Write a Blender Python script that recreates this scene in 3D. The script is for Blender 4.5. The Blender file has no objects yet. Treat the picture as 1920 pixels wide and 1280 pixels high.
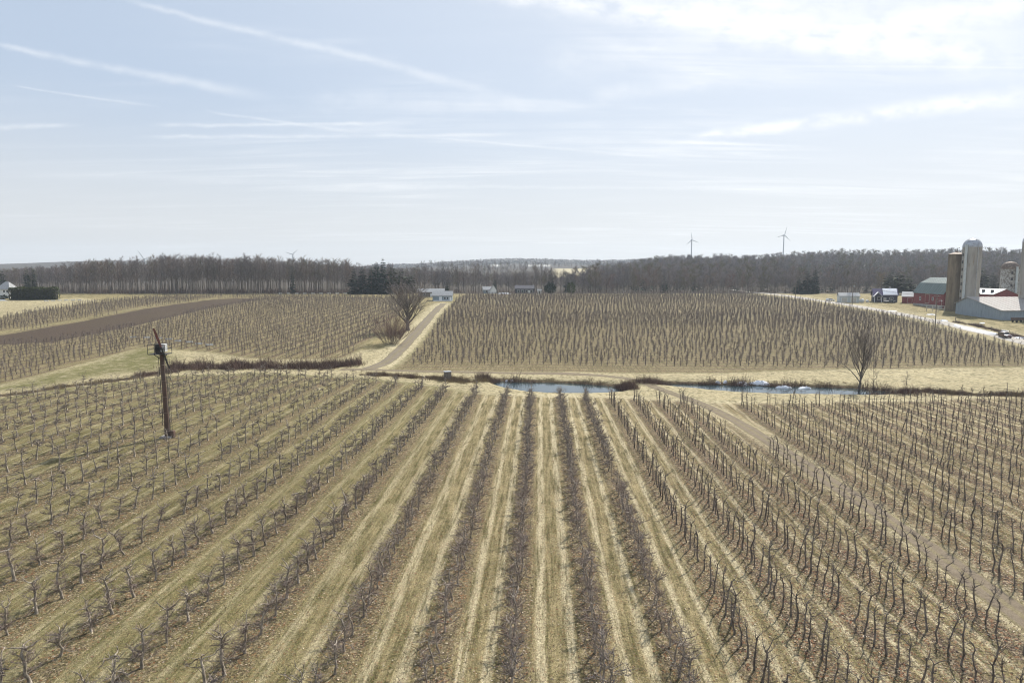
import bpy, bmesh, math, random
import numpy as np
from math import sin, cos, tan, atan, atan2, radians, pi, sqrt

# ------------------------------------------------------------------ camera, sky, sun, exposure
SC = bpy.context.scene
COL = SC.collection
H_CAM = 23.0
F_PX = 1280.0                 # focal length in pixels of the 1920 wide photograph
PITCH = atan((640 - 508) / F_PX)
cam_data = bpy.data.cameras.new("camera")
cam_data.sensor_width = 36.0
cam_data.lens = 36.0 * F_PX / 1920.0
cam_data.clip_start = 0.5
cam_data.clip_end = 20000
cam = bpy.data.objects.new("camera", cam_data)
COL.objects.link(cam)
cam.location = (0, 0, H_CAM)
cam.rotation_euler = (pi / 2 - PITCH, 0, 0)
SC.camera = cam

SUN_AZ = radians(34.0)        # to the right of straight ahead (+Y)
SUN_EL = radians(41.0)
sun_data = bpy.data.lights.new("sun", 'SUN')
sun_data.energy = 5.0
sun_data.angle = radians(0.55)
sun_data.color = (1.0, 0.945, 0.86)
sun = bpy.data.objects.new("sun", sun_data)
COL.objects.link(sun)
sd = (sin(SUN_AZ) * cos(SUN_EL), cos(SUN_AZ) * cos(SUN_EL), sin(SUN_EL))
sun.rotation_euler = (pi / 2 - SUN_EL, 0, pi - SUN_AZ)
sun.location = (60, 90, 120)

SC.view_settings.view_transform = 'Standard'
SC.view_settings.look = 'None'
SC.view_settings.gamma = 1.0
SC.view_settings.use_curve_mapping = False
SC.view_settings.exposure = 0.42
SC.render.engine = 'CYCLES'
SC.cycles.use_denoising = True
SC.cycles.filter_width = 1.1
SC.cycles.max_bounces = 5
SC.cycles.diffuse_bounces = 2
SC.cycles.glossy_bounces = 2
SC.cycles.transmission_bounces = 2
SC.cycles.volume_bounces = 0
SC.cycles.transparent_max_bounces = 4


class NT:
    """small expression builder over a node tree"""

    def __init__(self, tree):
        self.t = tree
        self.n = tree.nodes
        self.l = tree.links

    def node(self, kind, **kw):
        nd = self.n.new(kind)
        for k, v in kw.items():
            setattr(nd, k, v)
        return nd

    def put(self, sock, v):
        if v is None:
            return
        if isinstance(v, bpy.types.NodeSocket):
            self.l.new(v, sock)
        else:
            if isinstance(v, (tuple, list)) and len(v) == 3 and sock.type == 'RGBA':
                v = (*v, 1.0)
            sock.default_value = v

    def m(self, op, a, b=None, c=None, clamp=False):
        nd = self.node('ShaderNodeMath', operation=op, use_clamp=clamp)
        self.put(nd.inputs[0], a)
        self.put(nd.inputs[1], b)
        self.put(nd.inputs[2], c)
        return nd.outputs[0]

    def vm(self, op, a, b=None, scale=None):
        nd = self.node('ShaderNodeVectorMath', operation=op)
        self.put(nd.inputs[0], a)
        self.put(nd.inputs[1], b)
        if scale is not None:
            self.put(nd.inputs[3], scale)
        return nd.outputs[1] if op in ('DOT_PRODUCT', 'LENGTH') else nd.outputs[0]

    def ramp(self, v, lo, hi, a=0.0, b=1.0, smooth=True):
        nd = self.node('ShaderNodeMapRange', interpolation_type='SMOOTHSTEP' if smooth else 'LINEAR')
        self.put(nd.inputs[0], v)
        for i, x in enumerate((lo, hi, a, b)):
            self.put(nd.inputs[i + 1], x)
        return nd.outputs[0]

    def mix(self, f, a, b, mode='MIX'):
        nd = self.node('ShaderNodeMix', data_type='RGBA', blend_type=mode)
        self.put(nd.inputs[0], f)
        self.put(nd.inputs[6], a)
        self.put(nd.inputs[7], b)
        return nd.outputs[2]

    def noise(self, vec, scale, detail=3.0, rough=0.55, dist=0.0, dim='3D'):
        nd = self.node('ShaderNodeTexNoise', noise_dimensions=dim)
        self.put(nd.inputs['Vector'], vec)
        nd.inputs['Scale'].default_value = scale
        nd.inputs['Detail'].default_value = detail
        nd.inputs['Roughness'].default_value = rough
        nd.inputs['Distortion'].default_value = dist
        return nd.outputs[0]

    def voronoi(self, vec, scale):
        nd = self.node('ShaderNodeTexVoronoi', feature='F1')
        self.put(nd.inputs['Vector'], vec)
        nd.inputs['Scale'].default_value = scale
        return nd.outputs['Distance'], nd.outputs['Color']

    def scale_vec(self, vec, s, rot=(0, 0, 0), loc=(0, 0, 0)):
        nd = self.node('ShaderNodeMapping')
        self.put(nd.inputs[0], vec)
        nd.inputs['Location'].default_value = loc
        nd.inputs['Rotation'].default_value = rot
        nd.inputs['Scale'].default_value = s
        return nd.outputs[0]


def ray(px, py):
    """unit-forward direction through a point of the photograph"""
    c, u = (px - 960) / F_PX, (640 - py) / F_PX
    return (c, cos(PITCH) + u * sin(PITCH), -sin(PITCH) + u * cos(PITCH))


def build_world():
    w = bpy.data.worlds.new("World")
    SC.world = w
    w.use_nodes = True
    T = NT(w.node_tree)
    T.n.clear()
    out = T.node('ShaderNodeOutputWorld')
    bg = T.node('ShaderNodeBackground')
    sky = T.node('ShaderNodeTexSky', sky_type='NISHITA')
    sky.sun_disc = False
    sky.sun_elevation = SUN_EL
    sky.sun_rotation = SUN_AZ
    sky.altitude = 200
    sky.air_density = 1.0
    sky.dust_density = 1.6
    sky.ozone_density = 1.5
    tc = T.node('ShaderNodeTexCoord').outputs['Generated']
    sep = T.node('ShaderNodeSeparateXYZ')
    T.put(sep.inputs[0], tc)
    dx, dy, dz = sep.outputs
    # plane of high cirrus
    zz = T.m('MAXIMUM', T.m('ADD', dz, 0.06), 0.02)
    comb = T.node('ShaderNodeCombineXYZ')
    T.put(comb.inputs[0], T.m('DIVIDE', dx, zz))
    T.put(comb.inputs[1], T.m('DIVIDE', dy, zz))
    P = comb.outputs[0]
    n_big = T.noise(T.scale_vec(P, (0.32, 0.75, 1), rot=(0, 0, 0.35)), 1.0, 5, 0.6, 0.6)
    n_str = T.noise(T.scale_vec(P, (0.35, 2.6, 1), rot=(0, 0, 0.18)), 1.6, 6, 0.62, 0.8)
    n_fine = T.noise(T.scale_vec(P, (1.2, 4.5, 1), rot=(0, 0, -0.1)), 2.2, 5, 0.65, 0.4)
    veil = T.m('MULTIPLY', T.ramp(n_big, 0.40, 0.72), T.ramp(n_str, 0.34, 0.72))
    veil = T.m('MULTIPLY', veil, T.ramp(n_fine, 0.15, 0.75, 0.55, 1.0))
    # contrails: straight bands on the sky ahead, given by their ends in gnomonic coordinates
    yy = T.m('MAXIMUM', dy, 0.05)
    gx = T.m('DIVIDE', dx, yy)
    gz = T.m('DIVIDE', dz, yy)
    gc = T.node('ShaderNodeCombineXYZ')
    T.put(gc.inputs[0], gx)
    T.put(gc.inputs[1], gz)
    G2 = gc.outputs[0]
    wob = T.noise(T.scale_vec(G2, (1, 1, 1)), 5.0, 5, 0.6)
    wob2 = T.noise(T.scale_vec(G2, (1, 1, 1), loc=(3.1, 1.7, 0)), 34.0, 4, 0.6)
    puff = T.noise(T.scale_vec(G2, (1, 1.8, 1), loc=(7.1, 2.7, 0)), 16.0, 6, 0.65)
    ahead = T.ramp(dy, 0.1, 0.3)
    total = None
    #          x0   y0    x1   y1    w0  w1  strength ragged
    trails = [(-40, 78, 520, 186, 4, 9, 0.42, 0.8),
              (215, -8, 1010, 196, 4, 8, 0.36, 0.9),
              (20, 160, 300, 202, 1.5, 2.5, 0.35, 0.3),
              (380, 208, 700, 252, 2.0, 3.0, 0.28, 0.5),
              (280, 236, 800, 231, 3, 3, 0.4, 0.5),
              (250, 258, 1000, 252, 3, 3.5, 0.4, 0.6),
              (-40, 239, 160, 234, 5, 3, 0.4, 0.6),
              (780, 256, 1400, 308, 1.5, 3, 0.25, 0.5),
              (0, 325, 1000, 352, 8, 3, 0.14, 0.7),
              (700, 350, 1500, 354, 3, 3, 0.22, 0.7),
              (880, -20, 2000, 130, 16, 40, 0.8, 1.6),
              (1150, -30, 2100, 60, 24, 36, 0.3, 1.8),
              (1280, 262, 2000, 168, 6, 17, 0.85, 1.1),
              (1600, 60, 2000, -10, 16, 24, 0.55, 1.8),
              (1000, 130, 1480, 60, 30, 40, 0.22, 2.5),
              (1100, 180, 1400, 155, 12, 14, 0.28, 2.0),
              (1200, 265, 1560, 280, 4, 3, 0.25, 1.0),
              (560, 185, 1130, 205, 16, 16, 0.2, 2.0)]
    for (x0, y0, x1, y1, w0, w1, st, rag) in trails:
        a, b = ray(x0, y0), ray(x1, y1)
        ax, az = a[0] / a[1], a[2] / a[1]
        bx, bz = b[0] / b[1], b[2] / b[1]
        L = sqrt((bx - ax) ** 2 + (bz - az) ** 2)
        ux, uz = (bx - ax) / L, (bz - az) / L
        # s along (0..1), t across
        s = T.m('MULTIPLY_ADD', gx, ux / L, T.m('MULTIPLY_ADD', gz, uz / L, -(ax * ux + az * uz) / L))
        t = T.m('MULTIPLY_ADD', gx, -uz, T.m('MULTIPLY_ADD', gz, ux, (ax * uz - az * ux)))
        wpx = T.m('MULTIPLY_ADD', s, (w1 - w0) / F_PX, w0 / F_PX)
        dist = T.m('MULTIPLY_ADD', T.m('SUBTRACT', wob, 0.5), 26 * min(rag, 1.2) / F_PX, t)
        dist = T.m('MULTIPLY_ADD', T.m('SUBTRACT', wob2, 0.5), 10 * rag / F_PX, dist)
        r = T.m('DIVIDE', T.m('ABSOLUTE', dist), wpx)
        g = T.ramp(r, -0.2, 1.9, 1.0, 0.0)
        e0 = T.ramp(s, -0.02, 0.12)
        e1 = T.ramp(s, 0.72, 1.04, 1.0, 0.0)
        v = T.m('MULTIPLY', T.m('MULTIPLY', g, e0), T.m('MULTIPLY', e1, st))
        if rag > 0.2:
            v = T.m('MULTIPLY', v, T.ramp(puff, 0.28, 0.62, 0.35 if rag < 1 else 0.1, 1.0))
        total = v if total is None else T.m('SUBTRACT', T.m('ADD', total, v), T.m('MULTIPLY', total, v))
    total = T.m('MULTIPLY', total, ahead)
    # a milky veil that thickens towards the sun side, as thin high cloud does
    sdot = T.vm('DOT_PRODUCT', tc, sd)
    glow = T.ramp(sdot, 0.45, 1.0, 0.02, 0.30)
    cover = T.m('ADD', T.m('MULTIPLY', veil, T.ramp(sdot, 0.3, 0.9, 0.40, 0.75)), glow)
    cover = T.m('MINIMUM', T.m('ADD', cover, T.m('MULTIPLY', total, 0.9)), 0.97)
    low = T.ramp(dz, 0.0, 0.25, 0.74, 0.0, smooth=True)     # pale air near the horizon
    skyc = T.mix(0.76, sky.outputs[0], (5.5, 6.5, 7.95))
    skyc = T.mix(low, skyc, (7.9, 7.75, 7.45))
    skyc = T.mix(cover, skyc, (9.75, 9.95, 10.2))
    T.put(bg.inputs[0], skyc)
    bg.inputs[1].default_value = 0.080
    T.l.new(bg.outputs[0], out.inputs[0])


build_world()

# ------------------------------------------------------------------ terrain
HEAD = radians(2.36)          # the orchard rows run this far right of straight ahead
FX, FY = sin(HEAD), cos(HEAD)
_py = np.array([-5000, 0, 150, 165, 200, 273, 350, 400, 430, 480, 600, 800, 1200, 1600, 2000, 2600, 3000, 3300, 4600], float)
_pz = np.array([0, 0, 0, .35, 1.6, 4.1, 6.6, 7.7, 8.0, 7.6, 6.0, 8, 17, 28, 31, 42, 53, 52, 46], float)
_ty = np.arange(-400, 4600, 4.0)
_tz = np.interp(_ty, _py, _pz)
_k = np.ones(9) / 9
_tz = np.convolve(np.pad(_tz, 4, mode='edge'), _k, 'valid')


def sstep(a, b, x):
    t = np.clip((np.asarray(x, float) - a) / (b - a), 0, 1)
    return t * t * (3 - 2 * t)


PONDS = {}
POND_LEVEL = -0.75


def seg_dist(x, y, pts):
    """distance of points to a polyline"""
    d = np.full(np.shape(x), 1e9)
    for (ax, ay), (bx, by) in zip(pts[:-1], pts[1:]):
        vx, vy = bx - ax, by - ay
        t = np.clip(((x - ax) * vx + (y - ay) * vy) / (vx * vx + vy * vy + 1e-9), 0, 1)
        d = np.minimum(d, np.hypot(x - ax - t * vx, y - ay - t * vy))
    return d


def in_poly(x, y, poly):
    x, y = np.asarray(x, float), np.asarray(y, float)
    ins = np.zeros(x.shape, bool)
    n = len(poly)
    for i in range(n):
        x0, y0 = poly[i]
        x1, y1 = poly[(i + 1) % n]
        c = ((y0 > y) != (y1 > y))
        with np.errstate(divide='ignore', invalid='ignore'):
            xi = (x1 - x0) * (y - y0) / (y1 - y0 + 1e-12) + x0
        ins ^= c & (x < xi)
    return ins


def poly_sd(x, y, poly):
    """positive inside"""
    d = seg_dist(x, y, list(poly) + [poly[0]])
    return np.where(in_poly(x, y, poly), d, -d)


def terrain(x, y, ponds=True):
    x = np.asarray(x, float)
    y = np.asarray(y, float)
    z = np.interp(y, _ty, _tz)
    a = x / np.maximum(y, 60)
    # left hillside is a little hollower low down
    z = z - 0.9 * np.exp(-((y - 250) / 55) ** 2) * sstep(-20, -80, x) * sstep(400, 250, y)
    # wooded ridge on the right
    ridge = 22 * sstep(480, 980, y) * sstep(0.03, 0.38, a) * sstep(2200, 1300, y)
    far = np.interp(y, [480, 800, 1200, 1600, 2200], [6, 8, 17, 28, 33])
    z = np.where(y > 480, np.maximum(z, z + ridge - np.maximum(0, far - 9) * sstep(0.03, 0.38, a) * sstep(2200, 1300, y)), z)
    z = z + sstep(620, 900, y) * sstep(2300, 1500, y) * (3.2 * np.sin(x * 0.013 + 0.5) + 2.0 * np.sin(x * 0.031 + 1.0) + 1.0 * np.sin(x * 0.072)) * sstep(0.05, 0.2, a)
    # rolling far hills
    z = z + sstep(1800, 2900, y) * (9 * np.sin(x * 0.0031 + 0.6) + 6 * np.sin(x * 0.0075 + 2.0) + 5 * sstep(0.0, 0.5, a) * 2)
    # small unevenness
    z = z + 0.10 * np.sin(x * 0.11 + 1.3) * np.sin(y * 0.083) + 0.06 * np.sin(x * 0.27 + y * 0.19)
    # the field dips slightly to the left of the wind machine
    z = z + 0.5 * np.exp(-((x + 55) / 26) ** 2 - ((y - 105) / 24) ** 2)
    if ponds:
        for poly in PONDS.values():
            s = poly_sd(x, y, poly)
            z = np.where(s > -3.2, np.minimum(z, z * sstep(0, -3.2, s) + (POND_LEVEL - 0.15 - 0.5 * np.clip(s, 0, 2)) * sstep(-2.6, 0.5, s) + 0 * z), z)
    return z


def G(px, py, lift=0.0):
    """the ground point that the photograph shows at (px, py)"""
    dx, dy, dz = ray(px, py)
    ts = np.concatenate([np.arange(25, 700, 0.25), np.arange(700, 4200, 2.0)])
    zs = H_CAM + dz / dy * ts
    g = terrain(dx / dy * ts, ts) if PONDS else terrain(dx / dy * ts, ts, False)
    hit = np.nonzero(zs <= g)[0]
    if len(hit) == 0:
        raise ValueError("no ground at %r" % ((px, py),))
    t = ts[hit[0]]
    return (float(dx / dy * t), float(t))


def GP(pts):
    return [G(*p) for p in pts]


def flat(px, py, z):
    dx, dy, dz = ray(px, py)
    t = (z - H_CAM) / dz
    return (dx * t, dy * t)


POND_A = [flat(px, py, POND_LEVEL) for px, py in
          [(925, 718), (940, 715), (970, 716.5), (1040, 718), (1100, 721), (1150, 725), (1172, 730), (1160, 736), (1120, 738.5), (1060, 739.5), (1000, 736.5), (960, 730), (935, 723)]]
POND_B = [flat(px, py, POND_LEVEL) for px, py in
          [(1215, 720), (1260, 720), (1320, 721.5), (1380, 722.5), (1450, 724.5), (1530, 726), (1600, 729), (1660, 734), (1690, 739), (1650, 741.5), (1560, 741), (1450, 740), (1380, 737), (1310, 731), (1250, 726)]]
PONDS['a'] = POND_A
PONDS['b'] = POND_B


def Z(x, y):
    return float(terrain(np.array([x]), np.array([y]))[0])


def qt(x, y):
    """row coordinates: across (q) and along (t) the orchard rows"""
    return x * FY - y * FX, x * FX + y * FY


def xy(q, t):
    return q * FY + t * FX, -q * FX + t * FY


ROW_S = [-1.46 - 0.235 * k for k in range(24, 0, -1)] + [-1.46, -1.24, -1.0, -0.77, -0.51, -0.26, -0.065, 0.155, 0.35, 0.544, 0.726, 0.9, 1.07, 1.27] + [1.50 + 0.19 * k for k in range(24)]
ROW_Q = np.array(ROW_S) * H_CAM / cos(PITCH)
ROW_ZERO = int(np.argmin(np.abs(np.array(ROW_S) + 0.065)))

# paths and roads (centre lines)
DRIVE = GP([(690, 692), (722, 681), (747, 660), (768, 638), (787, 617), (806, 594), (820, 579), (832, 568.5)])
TRACK = GP([(640, 692), (690, 693), (760, 695), (900, 698.5), (1000, 699), (1080, 701), (1150, 705), (1190, 711), (1215, 719)])
PATH = GP([(1190, 711), (1215, 721), (1240, 731), (1285, 745), (1335, 766), (1392, 796), (1500, 866), (1640, 958), (1790, 1064), (1920, 1158)])
_q0 = qt(*PATH[-1])[0]
PATH += [xy(_q0, t) for t in (30, 15, -10)]
ROAD = GP([(2080, 683), (1920, 641), (1860, 626.5), (1780, 607.5), (1700, 591), (1620, 576.5), (1560, 566.5), (1520, 561.5)])
_dx, _dy = ROAD[0][0] - ROAD[1][0], ROAD[0][1] - ROAD[1][1]
ROAD = [(ROAD[0][0] + _dx * 6, ROAD[0][1] + _dy * 6)] + ROAD + [(ROAD[-1][0] + 1, ROAD[-1][1] + 25), (ROAD[-1][0] + 8, 470), (ROAD[-1][0] + 14, 560)]

# far edge of the near orchard, by bearing
_nb = GP([(-300, 800), (-120, 770), (0, 750), (100, 734), (200, 722), (330, 706), (480, 701), (650, 709), (780, 721), (830, 729), (880, 737), (960, 742), (1040, 744), (1160, 746), (1240, 750)])
_nb += GP([(1365, 757), (1500, 756), (1650, 753), (1800, 748), (1920, 746), (2200, 745)])
NB_A = np.array([x / y for x, y in _nb])
NB_D = np.array([y for x, y in _nb])


def near_edge(x, y):
    """metres of orchard left before its far edge"""
    return np.interp(np.asarray(x) / np.maximum(y, 20), NB_A, NB_D) - y


FAR_R = GP([(738, 693), (900, 695), (1100, 697), (1300, 699), (1420, 696), (1560, 692), (1760, 689), (1940, 687)]) + \
        [(ROAD[1][0] + 0.0, 172.0)] + [(x - 9.5, y) for x, y in ROAD[2:-3]] + [(150, 428), (20, 432), (-28, 428), (-31, 400)] + \
        [(DRIVE[k][0] + 4.5, DRIVE[k][1]) for k in range(7, 1, -1)]
STRIP = GP([(-420, 672), (-200, 650), (0, 629), (100, 612), (200, 593), (300, 575), (385, 563), (440, 559.5), (500, 560.5), (400, 577), (300, 599), (200, 621), (100, 641), (0, 646), (-200, 680), (-420, 705)])
FAR_L = GP([(-420, 745), (-200, 728), (0, 721), (120, 690), (215, 664), (262, 651), (330, 655), (400, 660), (470, 671), (560, 673), (640, 671), (668, 658), (700, 634), (735, 603), (765, 578), (790, 562), (720, 558), (560, 556), (440, 555.8), (300, 572), (200, 590), (100, 609), (0, 626), (-200, 648), (-420, 670)])
UP_L = GP([(-420, 640), (-200, 624), (0, 597), (60, 584), (160, 570), (230, 562), (330, 556.5), (430, 555.8), (400, 559), (300, 570.5), (200, 588), (100, 606), (0, 622), (-200, 642), (-420, 664)])
MEADOW = GP([(-420, 640), (-200, 620), (0, 595), (110, 576), (190, 564), (150, 558), (0, 562), (-200, 566), (-420, 590)])
GREEN = GP([(-100, 740), (60, 728), (210, 700), (300, 694), (330, 668), (300, 655), (258, 655), (215, 668), (120, 694), (0, 725)])
DITCH = GP([(-300, 782), (-100, 752), (40, 738), (150, 722), (240, 710), (300, 700), (345, 692), (430, 690), (520, 690), (600, 690), (650, 686)])
DITCH2 = GP([(690, 702), (760, 706), (830, 711), (880, 715)])
BANK_B = GP([(1690, 736), (1780, 739), (1860, 740), (1930, 740), (2100, 742)])

# ------------------------------------------------------------------ object helpers


def tag(o, label=None, cat=None, group=None, kind=None):
    if label:
        o['label'] = label
    if cat:
        o['category'] = cat
    if group:
        o['group'] = group
    if kind:
        o['kind'] = kind
    return o


def empty(name, loc, rz=0.0, label=None, cat=None, group=None):
    o = bpy.data.objects.new(name, None)
    COL.objects.link(o)
    o.location = loc
    o.rotation_euler = (0, 0, rz)
    o.empty_display_size = 0.3
    return tag(o, label, cat, group)


def link(name, mesh, parent=None):
    o = bpy.data.objects.new(name, mesh)
    COL.objects.link(o)
    if parent is not None:
        o.parent = parent
    return o


def tri_mesh(name, V, F, mats, midx=None, smooth=True):
    V = np.asarray(V, np.float32).reshape(-1, 3)
    F = np.asarray(F, np.int32).reshape(-1, 3)
    me = bpy.data.meshes.new(name)
    me.vertices.add(len(V))
    me.vertices.foreach_set('co', V.ravel())
    me.loops.add(F.size)
    me.loops.foreach_set('vertex_index', F.ravel())
    me.polygons.add(len(F))
    me.polygons.foreach_set('loop_start', np.arange(0, F.size, 3, dtype=np.int32))
    me.polygons.foreach_set('loop_total', np.full(len(F), 3, np.int32))
    for m in mats:
        me.materials.append(m)
    if midx is not None:
        me.polygons.foreach_set('material_index', np.asarray(midx, np.int32))
    me.update(calc_edges=True)
    me.polygons.foreach_set('use_smooth', np.full(len(F), smooth, bool))
    return me


class MB:
    """collects plain solids and links them as one mesh object"""

    def __init__(self):
        self.v, self.f = [], []

    def add(self, verts, faces):
        b = len(self.v)
        self.v += [tuple(p) for p in verts]
        self.f += [tuple(i + b for i in f) for f in faces]
        return self

    def box(self, x0, x1, y0, y1, z0, z1):
        return self.add([(x0, y0, z0), (x1, y0, z0), (x1, y1, z0), (x0, y1, z0), (x0, y0, z1), (x1, y0, z1), (x1, y1, z1), (x0, y1, z1)],
                        [(0, 3, 2, 1), (4, 5, 6, 7), (0, 1, 5, 4), (1, 2, 6, 5), (2, 3, 7, 6), (3, 0, 4, 7)])

    def tube(self, pts, radii, n=8, cap=True):
        pts = [np.array(p, float) for p in pts]
        if not hasattr(radii, '__len__'):
            radii = [radii] * len(pts)
        b = len(self.v)
        for i, p in enumerate(pts):
            d = pts[min(i + 1, len(pts) - 1)] - pts[max(i - 1, 0)]
            d /= np.linalg.norm(d) + 1e-9
            u = np.cross(d, (0, 0, 1) if abs(d[2]) < 0.9 else (1, 0, 0))
            u /= np.linalg.norm(u)
            w = np.cross(d, u)
            for k in range(n):
                a = 2 * pi * k / n
                self.v.append(tuple(p + radii[i] * (cos(a) * u + sin(a) * w)))
        for i in range(len(pts) - 1):
            for k in range(n):
                a, c = b + i * n + k, b + i * n + (k + 1) % n
                self.f.append((a, c, c + n, a + n))
        if cap:
            self.f.append(tuple(b + k for k in range(n - 1, -1, -1)))
            e = b + (len(pts) - 1) * n
            self.f.append(tuple(e + k for k in range(n)))
        return self

    def lathe(self, prof, n=32, cx=0.0, cy=0.0):
        b = len(self.v)
        for r, z in prof:
            for k in range(n):
                a = 2 * pi * k / n
                self.v.append((cx + r * cos(a), cy + r * sin(a), z))
        for i in range(len(prof) - 1):
            for k in range(n):
                a, c = b + i * n + k, b + i * n + (k + 1) % n
                self.f.append((a, c, c + n, a + n))
        self.f.append(tuple(b + k for k in range(n - 1, -1, -1)))
        e = b + (len(prof) - 1) * n
        self.f.append(tuple(e + k for k in range(n)))
        return self

    def prism(self, outline, axis, a0, a1):
        """outline in the two other axes, extruded from a0 to a1"""
        n = len(outline)

        def P(u, v, w):
            return {'x': (w, u, v), 'y': (u, w, v), 'z': (u, v, w)}[axis]
        vs = [P(u, v, a0) for u, v in outline] + [P(u, v, a1) for u, v in outline]
        fs = [tuple(range(n)), tuple(range(2 * n - 1, n - 1, -1))]
        for i in range(n):
            j = (i + 1) % n
            fs.append((i, i + n, j + n, j))
        return self.add(vs, fs)

    def mesh(self, name, mat, smooth=False, bevel=0.0):
        bm = bmesh.new()
        vs = [bm.verts.new(p) for p in self.v]
        for f in self.f:
            try:
                bm.faces.new([vs[i] for i in f])
            except ValueError:
                pass
        bmesh.ops.recalc_face_normals(bm, faces=bm.faces)
        if bevel > 0:
            bmesh.ops.bevel(bm, geom=list(bm.edges), offset=bevel, segments=1, affect='EDGES', clamp_overlap=True)
        me = bpy.data.meshes.new(name)
        bm.to_mesh(me)
        bm.free()
        me.materials.append(mat)
        if smooth:
            me.polygons.foreach_set('use_smooth', np.full(len(me.polygons), True, bool))
            try:
                me.set_sharp_from_angle(angle=radians(40))
            except Exception:
                pass
        return me

    def build(self, name, mat, parent=None, smooth=False, bevel=0.0):
        return link(name, self.mesh(name, mat, smooth, bevel), parent)


# ------------------------------------------------------------------ materials


def material(name, base, rough=0.85, var=0.25, scale=3.0, second=None, second_amt=0.5, second_scale=1.0, metal=0.0, bump=0.0, bump_scale=8.0, stretch=(1, 1, 1), streak=None, spec=0.3):
    m = bpy.data.materials.new(name)
    m.use_nodes = True
    T = NT(m.node_tree)
    bs = T.n['Principled BSDF']
    tc = T.node('ShaderNodeTexCoord').outputs['Object']
    v = T.scale_vec(tc, stretch)
    n1 = T.noise(v, scale, 5, 0.6)
    c = T.mix(T.ramp(n1, 0.25, 0.75), tuple(x * (1 - var) for x in base), tuple(min(1, x * (1 + var)) for x in base))
    if second is not None:
        n2 = T.noise(T.scale_vec(tc, stretch, loc=(3.3, 1.7, 9.1)), second_scale, 6, 0.65)
        c = T.mix(T.ramp(n2, 0.62 - 0.35 * second_amt, 0.74 - 0.2 * second_amt), c, second)
    T.put(bs.inputs['Base Color'], c)
    bs.inputs['Roughness'].default_value = rough
    bs.inputs['Metallic'].default_value = metal
    bs.inputs['Specular IOR Level'].default_value = spec
    if bump > 0:
        bn = T.node('ShaderNodeBump')
        bn.inputs['Strength'].default_value = bump
        bn.inputs['Distance'].default_value = 0.05
        T.put(bn.inputs['Height'], T.noise(v, bump_scale, 4, 0.6))
        T.l.new(bn.outputs[0], bs.inputs['Normal'])
    return m


def wood_mat(name, dark, light, island=0.25, rough=0.9, scale=2.0):
    """bark or twigs: colour varies along the limb and from island to island"""
    m = bpy.data.materials.new(name)
    m.use_nodes = True
    T = NT(m.node_tree)
    bs = T.n['Principled BSDF']
    geo = T.node('ShaderNodeNewGeometry')
    n1 = T.noise(T.scale_vec(geo.outputs['Position'], (1, 1, 0.5)), scale, 4, 0.65)
    f = T.m('ADD', T.m('MULTIPLY', T.ramp(n1, 0.3, 0.7), 1 - island), T.m('MULTIPLY', geo.outputs['Random Per Island'], island), clamp=True)
    T.put(bs.inputs['Base Color'], T.mix(f, dark, light))
    bs.inputs['Roughness'].default_value = rough
    bs.inputs['Specular IOR Level'].default_value = 0.2
    return m


M = {}
M['apple_bark'] = wood_mat('apple_bark', (0.125, 0.103, 0.078), (0.46, 0.40, 0.325), 0.1, scale=5.0)
M['apple_twig'] = wood_mat('apple_twig', (0.105, 0.075, 0.064), (0.34, 0.27, 0.235), 0.7)
M['apple_far'] = wood_mat('apple_far', (0.09, 0.074, 0.068), (0.26, 0.218, 0.20), 0.6)
M['dark_bark'] = wood_mat('dark_bark', (0.075, 0.062, 0.05), (0.27, 0.23, 0.19), 0.1, scale=3.0)
M['slim_twig'] = wood_mat('slim_twig', (0.07, 0.058, 0.056), (0.24, 0.20, 0.18), 0.7)
M['wood_bark'] = wood_mat('wood_bark', (0.06, 0.052, 0.048), (0.23, 0.195, 0.175), 0.45, scale=0.6)
M['wood_twig'] = wood_mat('wood_twig', (0.12, 0.106, 0.10), (0.38, 0.33, 0.305), 0.6)
M['brown_twig'] = wood_mat('brown_twig', (0.115, 0.086, 0.07), (0.34, 0.262, 0.212), 0.6)
M['dark_twig'] = wood_mat('dark_twig', (0.085, 0.077, 0.079), (0.28, 0.25, 0.24), 0.6)
M['olive_twig'] = wood_mat('olive_twig', (0.085, 0.078, 0.045), (0.24, 0.21, 0.13), 0.6)
TW = [M['wood_twig'], M['brown_twig'], M['dark_twig'], M['wood_twig'], M['dark_twig'], M['olive_twig']]
M['bank_twig'] = wood_mat('bank_twig', (0.065, 0.042, 0.037), (0.23, 0.155, 0.125), 0.7)
M['red_twig'] = wood_mat('red_twig', (0.12, 0.08, 0.07), (0.32, 0.225, 0.19), 0.7)
M['tan_grass'] = wood_mat('tan_grass', (0.12, 0.09, 0.052), (0.32, 0.25, 0.15), 0.7)
M['needle'] = wood_mat('needle', (0.008, 0.018, 0.012), (0.032, 0.054, 0.032), 0.65)
M['pine_needle'] = wood_mat('pine_needle', (0.03, 0.042, 0.022), (0.09, 0.105, 0.05), 0.65)
M['hedge_leaf'] = wood_mat('hedge_leaf', (0.035, 0.052, 0.018), (0.11, 0.12, 0.05), 0.65)
M['willow_twig'] = wood_mat('willow_twig', (0.16, 0.115, 0.06), (0.32, 0.235, 0.12), 0.6)

# ground ------------------------------------------------------------


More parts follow.
